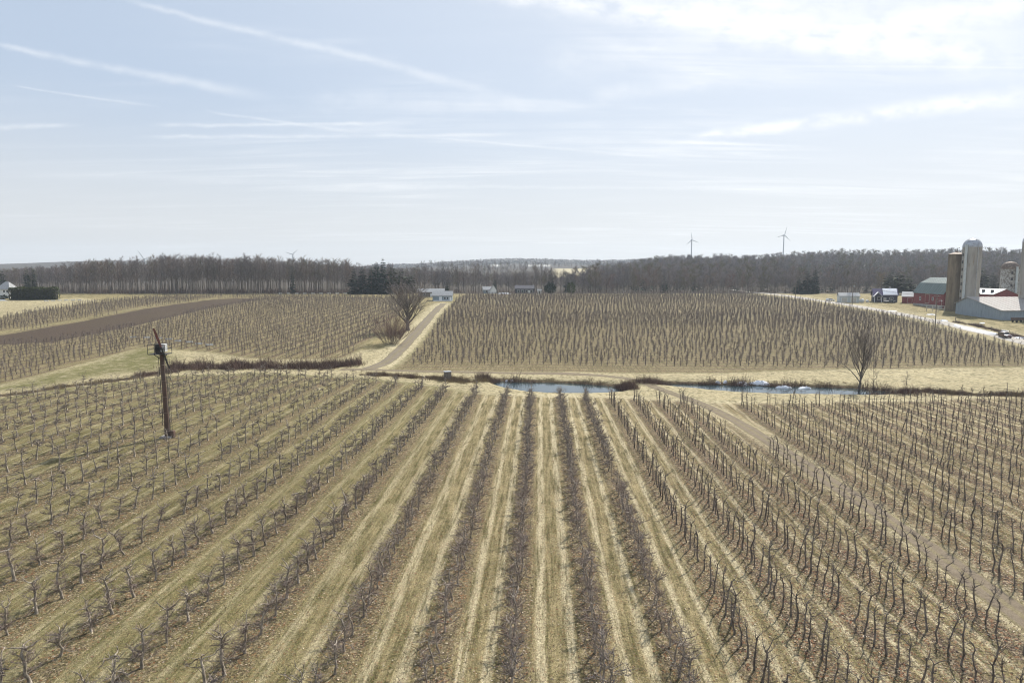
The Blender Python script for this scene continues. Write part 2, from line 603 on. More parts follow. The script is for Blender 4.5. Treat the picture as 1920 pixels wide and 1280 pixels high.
def ground_material():
    m = bpy.data.materials.new('orchard_ground')
    m.use_nodes = True
    T = NT(m.node_tree)
    bs = T.n['Principled BSDF']
    bs.inputs['Roughness'].default_value = 0.95
    bs.inputs['Specular IOR Level'].default_value = 0.1
    pos = T.node('ShaderNodeNewGeometry').outputs['Position']

    def attr(n):
        nd = T.node('ShaderNodeAttribute', attribute_name=n)
        sp = T.node('ShaderNodeSeparateColor')
        T.l.new(nd.outputs['Color'], sp.inputs[0])
        return (*sp.outputs[:3], nd.outputs['Alpha'])
    orch, soil, green, litter = attr('mask_a')
    bank, straw, wood, snow = attr('mask_b')
    u = T.node('ShaderNodeAttribute', attribute_name='row_u').outputs['Fac']
    # row frame for streaks along the rows
    rowv = T.scale_vec(pos, (1, 1, 1), rot=(0, 0, HEAD))
    streak = T.noise(T.scale_vec(rowv, (2.6, 0.16, 1)), 1.0, 5, 0.6)
    streak_f = T.noise(T.scale_vec(rowv, (7.0, 0.5, 1), loc=(5, 3, 0)), 1.0, 4, 0.6)
    n_big = T.noise(pos, 0.035, 4, 0.55)
    n_mid = T.noise(pos, 0.35, 5, 0.6)
    n_m2 = T.noise(T.scale_vec(pos, (1, 1, 1), loc=(31, 7, 0)), 1.3, 5, 0.65)
    n_fine = T.noise(pos, 7.0, 4, 0.7)
    n_ff = T.noise(T.scale_vec(pos, (1, 1, 1), loc=(9, 2, 0)), 19.0, 3, 0.75)
    vd, vc = T.voronoi(pos, 7.5)
    vsep = T.node('ShaderNodeSeparateColor')
    T.l.new(vc, vsep.inputs[0])
    vr, vg, vb = vsep.outputs[:3]

    straw_c = T.mix(T.ramp(n_ff, 0.3, 0.7), (0.265, 0.21, 0.098), (0.62, 0.515, 0.285))
    olive_c = T.mix(T.ramp(n_fine, 0.3, 0.7), (0.073, 0.066, 0.025), (0.208, 0.182, 0.073))
    lush_c = T.mix(T.ramp(n_fine, 0.3, 0.7), (0.085, 0.092, 0.026), (0.20, 0.19, 0.062))
    pale_c = T.mix(T.ramp(n_ff, 0.3, 0.7), (0.54, 0.46, 0.27), (0.94, 0.83, 0.58))
    leaf_c = T.mix(T.ramp(vr, 0.2, 0.95), (0.045, 0.034, 0.028), (0.165, 0.118, 0.092))
    leaf_c = T.mix(T.ramp(vg, 0.78, 0.9), leaf_c, (0.46, 0.37, 0.26))
    leaf_c = T.mix(T.ramp(vb, 0.85, 0.93), leaf_c, (0.27, 0.11, 0.06))
    soil_c = T.mix(T.ramp(n_fine, 0.3, 0.7), (0.065, 0.046, 0.034), (0.13, 0.095, 0.068))
    wood_c = T.mix(T.ramp(n_mid, 0.35, 0.65), (0.055, 0.046, 0.038), (0.12, 0.095, 0.072))
    bank_c = T.mix(T.ramp(n_m2, 0.35, 0.65), (0.07, 0.05, 0.034), (0.22, 0.165, 0.10))

    grassy = T.m('ADD', T.m('MULTIPLY', n_mid, 0.55), T.m('MULTIPLY', n_m2, 0.45))
    open_c = T.mix(T.ramp(grassy, 0.36, 0.62), olive_c, straw_c)
    open_c = T.mix(T.m('MULTIPLY', straw, T.ramp(n_m2, 0.3, 0.6)), open_c, pale_c)
    open_c = T.mix(T.m('MULTIPLY', green, T.ramp(n_mid, 0.25, 0.6)), open_c, lush_c)
    # alleys and tree strips
    f = T.m('ABSOLUTE', T.m('SUBTRACT', T.m('FRACT', u), 0.5))          # 0.5 at the trees, 0 mid alley
    f = T.m('MULTIPLY', f, 2.0)
    fw = T.m('ADD', f, T.m('MULTIPLY', T.m('SUBTRACT', n_m2, 0.5), 0.34))
    strip = T.ramp(fw, 0.49, 0.74)
    tr = T.ramp(T.m('ABSOLUTE', T.m('SUBTRACT', T.m('ADD', f, T.m('MULTIPLY', T.m('SUBTRACT', n_mid, 0.5), 0.12)), 0.36)), 0.06, 0.21, 1.0, 0.0)
    tr = T.m('MULTIPLY', tr, T.ramp(streak, 0.30, 0.62))
    alley = T.mix(T.ramp(T.m('ADD', T.m('MULTIPLY', streak, 0.6), T.m('MULTIPLY', grassy, 0.4)), 0.38, 0.60), olive_c, straw_c)
    tr = T.m('MULTIPLY', tr, T.m('ADD', T.m('MULTIPLY', straw, 0.75), 0.25))
    alley = T.mix(T.m('MULTIPLY', tr, 0.85), alley, pale_c)
    alley = T.mix(T.m('MULTIPLY', green, T.ramp(n_m2, 0.3, 0.62, 0.15, 0.75)), alley, lush_c)
    lit_a = T.m('MULTIPLY', T.ramp(T.m('ADD', T.m('MULTIPLY', vb, 0.5), T.m('MULTIPLY', n_fine, 0.5)), 0.40, 0.60), T.m('MULTIPLY', litter, 0.62))
    alley = T.mix(lit_a, alley, leaf_c)
    strip_c = T.mix(T.ramp(T.m('ADD', n_fine, T.m('MULTIPLY', n_m2, 0.5)), 0.66, 1.0, 0.0, 0.75), leaf_c, straw_c)
    strip_c = T.mix(T.ramp(n_mid, 0.45, 0.7, 0, 0.5), strip_c, olive_c)
    orchard_c = T.mix(T.m('MULTIPLY', strip, T.m('ADD', 0.42, T.m('MULTIPLY', litter, 0.6), clamp=True)), alley, strip_c)
    c = T.mix(orch, open_c, orchard_c)
    c = T.mix(T.ramp(T.m('ADD', soil, T.m('MULTIPLY', T.m('SUBTRACT', n_m2, 0.5), 0.5)), 0.35, 0.65), c, soil_c)
    c = T.mix(T.ramp(T.m('ADD', bank, T.m('MULTIPLY', T.m('SUBTRACT', n_m2, 0.5), 0.6)), 0.35, 0.75), c, bank_c)
    c = T.mix(wood, c, wood_c)
    c = T.mix(snow, c, (0.80, 0.80, 0.80))
    # broad unevenness of the sward, and blade-scale speckle
    c = T.mix(T.ramp(n_big, 0.3, 0.7, 0.0, 0.32), c, T.mix(0.5, c, (0.13, 0.11, 0.05)))
    sp = T.ramp(T.m('ADD', T.m('MULTIPLY', n_ff, 0.6), T.m('MULTIPLY', n_fine, 0.4)), 0.32, 0.68, 0.30, 1.16, smooth=False)
    cc = T.node('ShaderNodeCombineXYZ')
    for i in range(3):
        T.put(cc.inputs[i], sp)
    c = T.mix(1.0, c, cc.outputs[0], 'MULTIPLY')
    T.put(bs.inputs['Base Color'], c)
    bp = T.node('ShaderNodeBump')
    bp.inputs['Strength'].default_value = 0.7
    bp.inputs['Distance'].default_value = 0.10
    T.put(bp.inputs['Height'], T.m('ADD', T.m('ADD', n_fine, T.m('MULTIPLY', n_ff, 0.6)), T.m('MULTIPLY', streak_f, 0.6)))
    T.l.new(bp.outputs[0], bs.inputs['Normal'])
    return m


def build_ground():
    ang = np.concatenate([np.radians(np.arange(-180, -50, 6.0)), np.radians(np.arange(-50, 50, 0.25)), np.radians(np.arange(50, 180, 6.0))])
    rad = [0.0, 6, 12, 18, 23]
    r = 26.0
    while r < 4200:
        rad.append(r)
        r *= 1.0105
    rad = np.array(rad[1:])
    A, R = np.meshgrid(ang, rad)
    x, y = R * np.sin(A), R * np.cos(A)
    z = terrain(x, y)
    na, nr = len(ang), len(rad)
    V = np.stack([x, y, z], -1).reshape(-1, 3)
    V = np.concatenate([V, [[0, 0, Z(0, 0)]]])
    i = np.arange(nr - 1)[:, None] * na + np.arange(na)[None, :]
    j = np.arange(nr - 1)[:, None] * na + (np.arange(na)[None, :] + 1) % na
    quads = np.stack([i, i + na, j + na, j], -1).reshape(-1, 4)
    F = np.concatenate([quads[:, [0, 2, 1]], quads[:, [0, 3, 2]]])
    c = len(V) - 1
    k = np.arange(na)
    F = np.concatenate([F, np.stack([np.full(na, c), (k + 1) % na, k], -1)])
    X, Y = V[:, 0], V[:, 1]
    q, t = qt(X, Y)
    n = len(X)
    orch = np.zeros(n)
    soil = np.zeros(n)
    green = np.zeros(n)
    litter = np.zeros(n)
    bank = np.zeros(n)
    straw = np.zeros(n)
    wood = np.zeros(n)
    snow = np.zeros(n)
    u = np.interp(q, ROW_Q, np.arange(len(ROW_Q)) - ROW_ZERO)
    near = near_edge(X, Y)
    onear = sstep(-1.0, 1.5, near) * (Y > -300)
    pd = np.minimum(seg_dist(X, Y, PATH), np.minimum(seg_dist(X, Y, TRACK), seg_dist(X, Y, DRIVE)))
    onear *= sstep(0.6, 2.6, pd)
    orch = np.maximum(orch, onear)
    right = sstep(9, 22, q)
    litter = np.where(near > -2, 0.55 - 0.12 * sstep(-8, -22, q) + 0.45 * right, litter)
    straw = np.where(near > -2, 0.42 + 0.55 * np.exp(-((q - 4) / 14.0) ** 2) + 0.35 * right, straw)
    green = np.where(near > -2, 0.75 * sstep(-4, -26, q), green)
    # far fields
    sR = poly_sd(X, Y, FAR_R)
    mR = sR > -1
    u = np.where(mR, t / 4.0, u)
    orch = np.where(mR, 0.95 * sstep(-1, 1, sR), orch)
    litter = np.where(mR, 0.85, litter)
    straw = np.where(mR, 0.1, straw)
    soil = np.where(mR, 0.36 * sstep(-1, 1, sR), soil)
    green = np.where(mR, 0.5, green)
    sL = np.maximum(poly_sd(X, Y, FAR_L), poly_sd(X, Y, UP_L))
    mL = sL > -1
    u = np.where(mL, (X - Y * tan(radians(5.0))) / 4.6, u)
    orch = np.where(mL, sstep(-1, 1, sL), orch)
    litter = np.where(mL, 0.8, litter)
    green = np.where(mL, 0.45, green)
    straw = np.where(mL, 0.25, straw)
    soil = np.where(mL, 0.30 * sstep(-1, 1, sL), soil)
    sS = poly_sd(X, Y, STRIP)
    soil = np.maximum(soil, sstep(-1.5, 1.5, sS))
    orch = np.where(sS > 0, 0, orch)
    sG = poly_sd(X, Y, GREEN)
    green = np.maximum(green, 0.9 * sstep(-4, 4, sG))
    sM = poly_sd(X, Y, MEADOW)
    straw = np.maximum(straw, 0.5 * sstep(-3, 3, sM))
    # the band between the near orchard and the far fields
    band = (near < 0) & (Y < 190) & (sR < 0) & (sL < 0)
    straw = np.where(band, np.maximum(straw, 0.55), straw)
    pda = np.minimum(seg_dist(X, Y, DITCH), seg_dist(X, Y, DITCH2))
    bank = np.maximum(bank, 0.8 * sstep(2.8, 0.8, pda))
    for poly in PONDS.values():
        s = poly_sd(X, Y, poly)
        bank = np.maximum(bank, sstep(-2.6, -0.6, s) * 0.9)
    bank = np.maximum(bank, sstep(3.0, 1.0, seg_dist(X, Y, BANK_B)) * 0.8)
    straw = np.maximum(straw, sstep(7, 2.5, seg_dist(X, Y, DRIVE)) * 0.8)
    straw = np.maximum(straw, sstep(16, 7, seg_dist(X, Y, ROAD)) * 0.45)
    # woodland floor
    wood = np.maximum(wood, sstep(452, 470, Y))
    farfield = sstep(940, 1040, Y) * sstep(1720, 1640, Y) * sstep(0.055, 0.068, X / np.maximum(Y, 1)) * sstep(0.128, 0.115, X / np.maximum(Y, 1))
    wood = wood * (1 - farfield)
    soil = np.where(farfield > 0.3, 0, soil)
    straw = np.maximum(straw, farfield)
    snowf = sstep(2150, 2200, Y) * sstep(2500, 2450, Y) * np.maximum(sstep(-0.032, -0.028, X / np.maximum(Y, 1)) * sstep(-0.004, -0.008, X / np.maximum(Y, 1)), sstep(0.02, 0.024, X / np.maximum(Y, 1)) * sstep(0.058, 0.05, X / np.maximum(Y, 1)))
    wood *= 1 - snowf
    snow = np.maximum(snow, snowf * 0.8)
    orch = np.where(Y < -5, orch * sstep(-120, -60, Y), orch)
    me = tri_mesh('ground', V, F, [ground_material()])
    a = me.attributes.new('mask_a', 'FLOAT_COLOR', 'POINT')
    a.data.foreach_set('color', np.stack([orch, soil, green, litter], -1).astype(np.float32).ravel())
    b = me.attributes.new('mask_b', 'FLOAT_COLOR', 'POINT')
    b.data.foreach_set('color', np.stack([bank, straw, wood, snow], -1).astype(np.float32).ravel())
    uu = me.attributes.new('row_u', 'FLOAT', 'POINT')
    uu.data.foreach_set('value', u.astype(np.float32))
    tag(link('ground', me), kind='structure')


build_ground()


def gravel_material(name, c0, c1, rut):
    m = bpy.data.materials.new(name)
    m.use_nodes = True
    T = NT(m.node_tree)
    bs = T.n['Principled BSDF']
    bs.inputs['Roughness'].default_value = 0.95
    bs.inputs['Specular IOR Level'].default_value = 0.15
    pos = T.node('ShaderNodeNewGeometry').outputs['Position']
    across = T.node('ShaderNodeAttribute', attribute_name='across').outputs['Fac']
    nf = T.noise(pos, 9.0, 4, 0.7)
    nm = T.noise(pos, 0.9, 5, 0.6)
    c = T.mix(T.ramp(T.m('ADD', T.m('MULTIPLY', nf, 0.6), T.m('MULTIPLY', nm, 0.4)), 0.32, 0.68), c0, c1)
    # the grassy crown between the wheel ruts and the grown-over edges
    a = T.m('ABSOLUTE', across)
    mid = T.ramp(T.m('ADD', a, T.m('MULTIPLY', T.m('SUBTRACT', nm, 0.5), 0.35)), 0.10, 0.30, 1.0, 0.0)
    edge = T.ramp(T.m('ADD', a, T.m('MULTIPLY', T.m('SUBTRACT', nm, 0.5), 0.5)), 0.72, 1.0)
    g = T.m('MULTIPLY', T.m('MAXIMUM', T.m('MULTIPLY', mid, 0.7), edge), rut)
    c = T.mix(g, c, T.mix(T.ramp(nf, 0.3, 0.7), (0.125, 0.105, 0.05), (0.28, 0.235, 0.13)))
    T.put(bs.inputs['Base Color'], c)
    bp = T.node('ShaderNodeBump')
    bp.inputs['Strength'].default_value = 0.5
    bp.inputs['Distance'].default_value = 0.05
    T.put(bp.inputs['Height'], nf)
    T.l.new(bp.outputs[0], bs.inputs['Normal'])
    return m


def resample(pts, step):
    pts = np.array(pts, float)
    d = np.concatenate([[0], np.cumsum(np.hypot(*np.diff(pts, axis=0).T))])
    s = np.arange(0, d[-1], step)
    x, y = np.interp(s, d, pts[:, 0]), np.interp(s, d, pts[:, 1])
    for _ in range(3):      # round the corners
        k = max(1, int(4 / step))
        if len(x) > 4 * k:
            ker = np.ones(2 * k + 1) / (2 * k + 1)
            x[k:-k], y[k:-k] = np.convolve(x, ker, 'valid'), np.convolve(y, ker, 'valid')
    return np.stack([x, y], -1)


def ribbon(name, pts, width, mat, lift, seed, step=1.0, jit=0.25, kind='structure'):
    rs = np.random.RandomState(seed)
    P = resample(pts, step)
    d = np.gradient(P, axis=0)
    d /= np.linalg.norm(d, axis=1)[:, None] + 1e-9
    nrm = np.stack([d[:, 1], -d[:, 0]], -1)
    n = len(P)
    cols = np.array([-1, -0.8, -0.5, -0.2, 0.2, 0.5, 0.8, 1.0])
    wj = np.convolve(rs.randn(n + 8), np.ones(9) / 3.0, 'valid') * jit / 2
    wk = np.convolve(rs.randn(n + 8), np.ones(9) / 3.0, 'valid') * jit / 2
    V, acr = [], []
    for c in cols:
        w = width / 2 * c + (wj * max(0, c) ** 3 - wk * max(0, -c) ** 3)
        p = P + nrm * w[:, None]
        z = terrain(p[:, 0], p[:, 1]) + lift * (1 - 0.9 * abs(c) ** 6)
        V.append(np.stack([p[:, 0], p[:, 1], z], -1))
        acr.append(np.full(n, c))
    V = np.stack(V, 1)
    acr = np.stack(acr, 1)
    k = len(cols)
    a = (np.arange(n - 1)[:, None] * k + np.arange(k - 1)[None, :]).ravel()
    F = np.concatenate([np.stack([a, a + 1, a + k + 1], -1), np.stack([a, a + k + 1, a + k], -1)])
    me = tri_mesh(name, V.reshape(-1, 3), F, [mat])
    at = me.attributes.new('across', 'FLOAT', 'POINT')
    at.data.foreach_set('value', acr.ravel().astype(np.float32))
    # faces must look up
    if me.polygons[0].normal.z < 0:
        me.flip_normals()
    return tag(link(name, me), kind=kind)


dirt = gravel_material('dirt_track', (0.125, 0.098, 0.068), (0.235, 0.19, 0.135), 0.85)
grav = gravel_material('gravel_drive', (0.14, 0.115, 0.082), (0.235, 0.197, 0.145), 0.75)
tar = gravel_material('chip_seal', (0.33, 0.30, 0.265), (0.45, 0.42, 0.375), 0.15)
ribbon('dirt_path', PATH, 2.3, dirt, 0.05, 3)
ribbon('driveway', DRIVE, 3.5, grav, 0.07, 4)
ribbon('path', TRACK, 2.8, dirt, 0.06, 5)
ribbon('road', ROAD, 7.0, tar, 0.10, 6, step=2.0, jit=0.2)

# ------------------------------------------------------------------ trees


class TG:
    """triangles of limbs (material 0) and twigs (material 1)"""

    def __init__(self, seed):
        self.rs = np.random.RandomState(seed)
        self.V, self.F, self.K = [], [], []
        self.nv = 0

    def tube(self, pts, radii, n=5, kind=0):
        pts = np.asarray(pts, float)
        k = len(pts)
        d = np.gradient(pts, axis=0)
        d /= np.linalg.norm(d, axis=1)[:, None] + 1e-9
        ref = np.where(np.abs(d[:, 2:3]) < 0.9, [[0, 0, 1.0]], [[1.0, 0, 0]])
        ref = np.repeat(ref[k // 2:k // 2 + 1], k, 0)
        u = np.cross(d, ref)
        u /= np.linalg.norm(u, axis=1)[:, None] + 1e-9
        w = np.cross(d, u)
        a = np.arange(n) * 2 * pi / n
        ring = pts[:, None, :] + np.asarray(radii, float)[:, None, None] * (np.cos(a)[None, :, None] * u[:, None, :] + np.sin(a)[None, :, None] * w[:, None, :])
        V = ring.reshape(-1, 3)
        i = (np.arange(k - 1)[:, None] * n + np.arange(n)[None, :]).ravel()
        j = (np.arange(k - 1)[:, None] * n + (np.arange(n)[None, :] + 1) % n).ravel()
        F = np.concatenate([np.stack([i, j, j + n], -1), np.stack([i, j + n, i + n], -1)])
        self._add(V, F, kind)

    def _add(self, V, F, kind):
        self.V.append(V)
        self.F.append(F + self.nv)
        self.K.append(np.full(len(F), kind, np.int32))
        self.nv += len(V)

    def twig(self, p, d, L, w, kind=1, bend=0.25):
        """a thin tapering sliver, bent once (three triangles)"""
        rs = self.rs
        d = d / (np.linalg.norm(d) + 1e-9)
        s = np.cross(d, rs.randn(3))
        s /= np.linalg.norm(s) + 1e-9
        m = p + d * L * 0.5 + rs.randn(3) * L * bend * 0.3
        e = p + d * L + rs.randn(3) * L * bend * 0.5
        self._add(np.array([p - s * w, p + s * w, m - s * w * .65, m + s * w * .65, e]), np.array([[0, 1, 3], [0, 3, 2], [2, 3, 4]]), kind)

    def sliver(self, p, d, L, w, kind=1):
        d = d / (np.linalg.norm(d) + 1e-9)
        s = np.cross(d, self.rs.randn(3))
        s /= np.linalg.norm(s) + 1e-9
        self._add(np.array([p - s * w, p + s * w, p + d * L]), np.array([[0, 1, 2]]), kind)

    def walk(self, p, d, L, k, wander=0.25, lift=0.0):
        """a wandering limb: k+1 points"""
        rs = self.rs
        d = np.array(d, float)
        d /= np.linalg.norm(d)
        out = [np.array(p, float)]
        for _ in range(k):
            d = d + rs.randn(3) * wander + np.array([0, 0, lift])
            d /= np.linalg.norm(d)
            out.append(out[-1] + d * L / k)
        return np.array(out), d

    def arrays(self, only=None):
        V = np.concatenate(self.V)
        F = np.concatenate(self.F)
        K = np.concatenate(self.K)
        if only is None:
            return V, F, K
        F = F[K == only]
        used = np.unique(F)
        re = np.full(len(V), -1, np.int64)
        re[used] = np.arange(len(used))
        return V[used], re[F], None


def apple(seed, kind, lod=2):
    """kind: 'gnarled' (wide spaced old trees), 'dense' (twiggy middle rows), 'slim' (close planted thin trunks); lod 2 near, 1 mid, 0 far"""
    g = TG(seed)
    rs = g.rs
    up = np.array([0, 0, 1.0])

    def side(z=0.0):
        a = rs.uniform(0, 2 * pi)
        return np.array([cos(a), sin(a), z])
    ns = {2: 6, 1: 4, 0: 3}[lod]
    if kind == 'slim':
        h = rs.uniform(1.8, 2.45)
        k = {2: 7, 1: 5, 0: 3}[lod]
        P = np.zeros((k + 1, 3))
        P[:, 2] = np.linspace(-0.15, h, k + 1)
        wob = np.cumsum(rs.randn(k + 1, 2) * 0.052, 0)
        P[:, :2] = wob - wob[0]
        r0 = rs.uniform(0.052, 0.076)
        R = np.linspace(r0, r0 * 0.62, k + 1) * rs.uniform(0.9, 1.1, k + 1)
        R[0] *= 1.3
        g.tube(P, R, ns)
        top = P[-1]
        n_l = rs.randint(2, 5)
        tw = 0.0105
        for i in range(n_l):
            L = rs.uniform(0.4, 0.85)
            st = top if i == 0 else P[-2] + (P[-1] - P[-2]) * rs.uniform(0.2, 1)
            W, d = g.walk(st, side(rs.uniform(0.5, 1.6)), L, {2: 5, 1: 3, 0: 2}[lod], 0.28, 0.06)
            g.tube(W, np.linspace(R[-1] * 0.8, 0.012, len(W)), max(3, ns - 1))
            if lod:
                for _ in range(8 if lod == 2 else 3):
                    q = W[rs.randint(1, len(W))]
                    g.twig(q, side(rs.uniform(-0.2, 1.0)) + d * 0.6, rs.uniform(0.2, 0.5), tw * (1 if lod == 2 else 1.4))
        n_s = {2: 80, 1: 40, 0: 0}[lod]
        for _ in range(n_s):
            f = rs.uniform(0.35, 1.0)
            q = P[int(f * k)]
            g.twig(q, side(rs.uniform(-0.2, 0.8)), rs.uniform(0.2, 0.55), tw * (1 if lod == 2 else 1.5))
        return g
    tall = 2.55 if kind == 'gnarled' else 2.4
    h = tall * rs.uniform(0.85, 1.1)
    hk = h * rs.uniform(0.72, 0.9)
    k = {2: 8, 1: 5, 0: 3}[lod]
    P = np.zeros((k + 1, 3))
    P[:, 2] = np.linspace(-0.2, hk, k + 1)
    wob = np.cumsum(rs.randn(k + 1, 2) * (0.055 if kind == 'gnarled' else 0.05), 0)
    lean = rs.randn(2) * 0.10
    P[:, :2] = wob - wob[0] + lean * np.linspace(0, 1, k + 1)[:, None]
    r0 = rs.uniform(0.078, 0.105) if kind == 'gnarled' else rs.uniform(0.055, 0.075)
    R = np.linspace(r0, r0 * 0.55, k + 1) * rs.uniform(0.9, 1.12, k + 1)
    R[0] *= 1.75
    R[1] *= 1.12
    g.tube(P, R, ns)
    ends = []
    nt = rs.randint(2, 4)
    a0 = rs.uniform(0, 2 * pi)
    for i in range(nt):          # crooked head of two or three limbs
        a = a0 + i * 2 * pi / nt + rs.uniform(-0.5, 0.5)
        d = np.array([cos(a), sin(a), rs.uniform(0.3, 1.3)])
        W, e = g.walk(P[-1], d, rs.uniform(0.55, 1.05), {2: 6, 1: 4, 0: 2}[lod], 0.30, 0.02)
        g.tube(W, np.linspace(R[-1] * 0.85, 0.014, len(W)), max(3, ns - 1))
        ends.append((W, e))
    nb = {'gnarled': 15, 'dense': 12}[kind] if lod == 2 else ({'gnarled': 9, 'dense': 8}[kind] if lod == 1 else 3)
    for i in range(nb):
        f = rs.uniform(0.24, 0.99)
        q = P[0] + (P[-1] - P[0]) * f
        kk = min(k - 1, int(f * k))
        q = P[kk] + (P[kk + 1] - P[kk]) * (f * k - kk)
        L = rs.uniform(0.5, 1.15) * (1.15 - 0.35 * f) * (1.15 if kind == 'dense' else 1.0)
        W, e = g.walk(q, side(rs.uniform(-0.12, 0.4)), L, {2: 5, 1: 3, 0: 2}[lod], 0.26, 0.03)
        g.tube(W, np.linspace(rs.uniform(0.022, 0.038), 0.010, len(W)), 4 if lod == 2 else 3)
        ends.append((W, e))
    tw = {2: 0.0095, 1: 0.018, 0: 0.018}[lod]
    n_head = nt
    nt = {'gnarled': (24, 15, 1), 'dense': (19, 14, 1)}[kind][2 - lod]
    for n_, (W, e) in enumerate(ends):
        for _ in range(nt if n_ >= n_head else max(1, int(nt * 0.4))):
            i = rs.randint(0, len(W) - 1)
            q = W[i] + (W[i + 1] - W[i]) * rs.rand()
            d = side(rs.uniform(-0.1, 1.1)) + e * 0.5
            (g.twig if lod == 2 else g.sliver)(q, d, rs.uniform(0.25, 0.75), tw)
    return g


def far_apple(seed, tall=1.0):
    """a tree a few pixels wide: stem, head and a spray of twigs"""
    g = TG(seed)
    rs = g.rs
    h = rs.uniform(2.1, 2.9) * tall
    P = np.array([[0, 0, -0.2], [rs.randn() * .06, rs.randn() * .06, h * .5], [rs.randn() * .13, rs.randn() * .13, h]])
    g.tube(P, [0.085, 0.062, 0.04], 3)
    for i in range(66):
        f = rs.uniform(0.16, 1.0)
        q = P[0] * (1 - f) + P[2] * f
        a = rs.uniform(0, 2 * pi)
        g.sliver(q, np.array([cos(a), sin(a), rs.uniform(-0.05, 1.0)]), rs.uniform(0.45, 1.05) * tall, 0.030)
    return g


def bare_tree(seed, h, spread, r0, clear, n_limb, n_sub, n_twig, tw_len, tw_w, rise=(0.7, 1.5), sides=6, top=0.97, vase=False, low=False):
    """leafless broadleaf tree: bole, limbs, branches, a haze of twigs"""
    g = TG(seed)
    rs = g.rs
    k = 4 if low else 6
    P = np.zeros((k + 1, 3))
    P[:, 2] = np.linspace(-0.4, h * 0.92, k + 1)
    wob = np.cumsum(rs.randn(k + 1, 2) * 0.012 * h, 0)
    P[:, :2] = wob - wob[0]
    R = r0 * np.linspace(1, 0.12, k + 1) ** 0.9
    R[0] *= 1.35
    g.tube(P, R, sides)

    def at(f):
        i = min(k - 1, int(f * k))
        t = f * k - i
        return P[i] * (1 - t) + P[i + 1] * t, R[i] * (1 - t) + R[i + 1] * t
    for i in range(n_limb):
        f = clear + (top - clear) * ((i + rs.rand()) / n_limb) ** 1.05
        q, r = at(f)
        a = i * 2.4 + rs.uniform(-0.6, 0.6)
        ang = rs.uniform(*rise)
        taper = (1.0 - 0.62 * (f - clear) / (1 - clear)) if not low else (1.05 - 0.75 * (f - clear) / (1 - clear))
        if vase:
            taper = 1.0 - 0.45 * f
        L = spread * taper * rs.uniform(0.8, 1.15)
        W, e = g.walk(q, (cos(a), sin(a), ang), L, 4, 0.13, 0.07)
        if low:
            g.sliver(W[0], W[2] - W[0], np.linalg.norm(W[2] - W[0]) * 1.05, r * 0.5)
            g.sliver(W[2], W[4] - W[2], np.linalg.norm(W[4] - W[2]), r0 * 0.2)
        else:
            g.tube(W, np.linspace(r * 0.55, r0 * 0.04 + 0.01, 5), 4)
        for _ in range(n_sub):
            j = rs.randint(1, 4)
            s = W[j] + (W[j + 1] - W[j]) * rs.rand()
            b = rs.uniform(0, 2 * pi)
            S, e2 = g.walk(s, e * 1.0 + np.array([cos(b), sin(b), rs.uniform(0, 0.7)]) * 0.9, L * rs.uniform(0.3, 0.6), 2, 0.2, 0.05)
            if not low:
                g.tube(S, [r0 * 0.09 + 0.008, r0 * 0.06 + 0.006, 0.008], 3)
            else:
                g.sliver(S[0], S[2] - S[0], np.linalg.norm(S[2] - S[0]), r0 * 0.10 + 0.01)
            for _ in range(n_twig):
                t = S[0] + (S[2] - S[0]) * rs.uniform(0.15, 1.0)
                c = rs.uniform(0, 2 * pi)
                d = e2 + np.array([cos(c), sin(c), rs.uniform(-0.1, 0.9)]) * 0.9
                (g.sliver if low else g.twig)(t, d, tw_len * rs.uniform(0.5, 1.25), tw_w)
        for _ in range(n_twig):
            t = W[rs.randint(2, 5)]
            c = rs.uniform(0, 2 * pi)
            d = e + np.array([cos(c), sin(c), rs.uniform(0.0, 0.9)]) * 0.8
            (g.sliver if low else g.twig)(t, d, tw_len * rs.uniform(0.6, 1.3), tw_w)
    return g


def conifer(seed, h, rad, n_whorl=18, per=9, base=0.04, ragged=0.25, top_w=0.06, tri=7, droop=-0.25, bole=None):
    """spruce or pine: bole and tiers of drooping needle sprays"""
    g = TG(seed)
    rs = g.rs
    r0 = bole or h * 0.018
    g.tube(np.array([[0, 0, -0.4], [0, 0, h * 0.5], [0, 0, h * 0.97]]), [r0, r0 * 0.6, 0.03], 6)
    for i in range(n_whorl):
        f = i / n_whorl
        z = h * (base + (1 - base) * f)
        R = rad * ((1 - f) ** 0.85 * (1 - top_w) + top_w) * rs.uniform(1 - ragged, 1 + ragged * 0.6)
        m = max(5, int(1.25 * per * (0.45 + 0.55 * (1 - f))))
        for j in range(m):
            a = 2 * pi * (j + rs.rand() * 0.9) / m + i
            L = R * rs.uniform(0.75, 1.12)
            d = np.array([cos(a), sin(a), 0])
            s = np.array([-sin(a), cos(a), 0])
            p = np.array([0, 0, z + rs.uniform(-0.5, 0.5) * h / n_whorl])
            for t in range(tri):
                o = p + d * L * rs.uniform(0.05, 0.55) + s * rs.uniform(-0.2, 0.2) * L
                dd = d * rs.uniform(0.5, 1) + s * rs.uniform(-0.7, 0.7)
                ll = L * rs.uniform(0.35, 0.62)
                tip = o + dd * ll + np.array([0, 0, droop * ll + rs.uniform(-.1, .15) * ll])
                w = ll * rs.uniform(0.22, 0.38)
                sd_ = np.cross(dd, (0, 0, 1)) + np.array([0, 0, rs.uniform(-0.6, 0.6)])
                sd_ /= np.linalg.norm(sd_)
                mid = o + (tip - o) * 0.5
                g._add(np.array([o, mid - sd_ * w, mid + sd_ * w, tip]), np.array([[0, 1, 2], [1, 3, 2]]), 1)
    return g


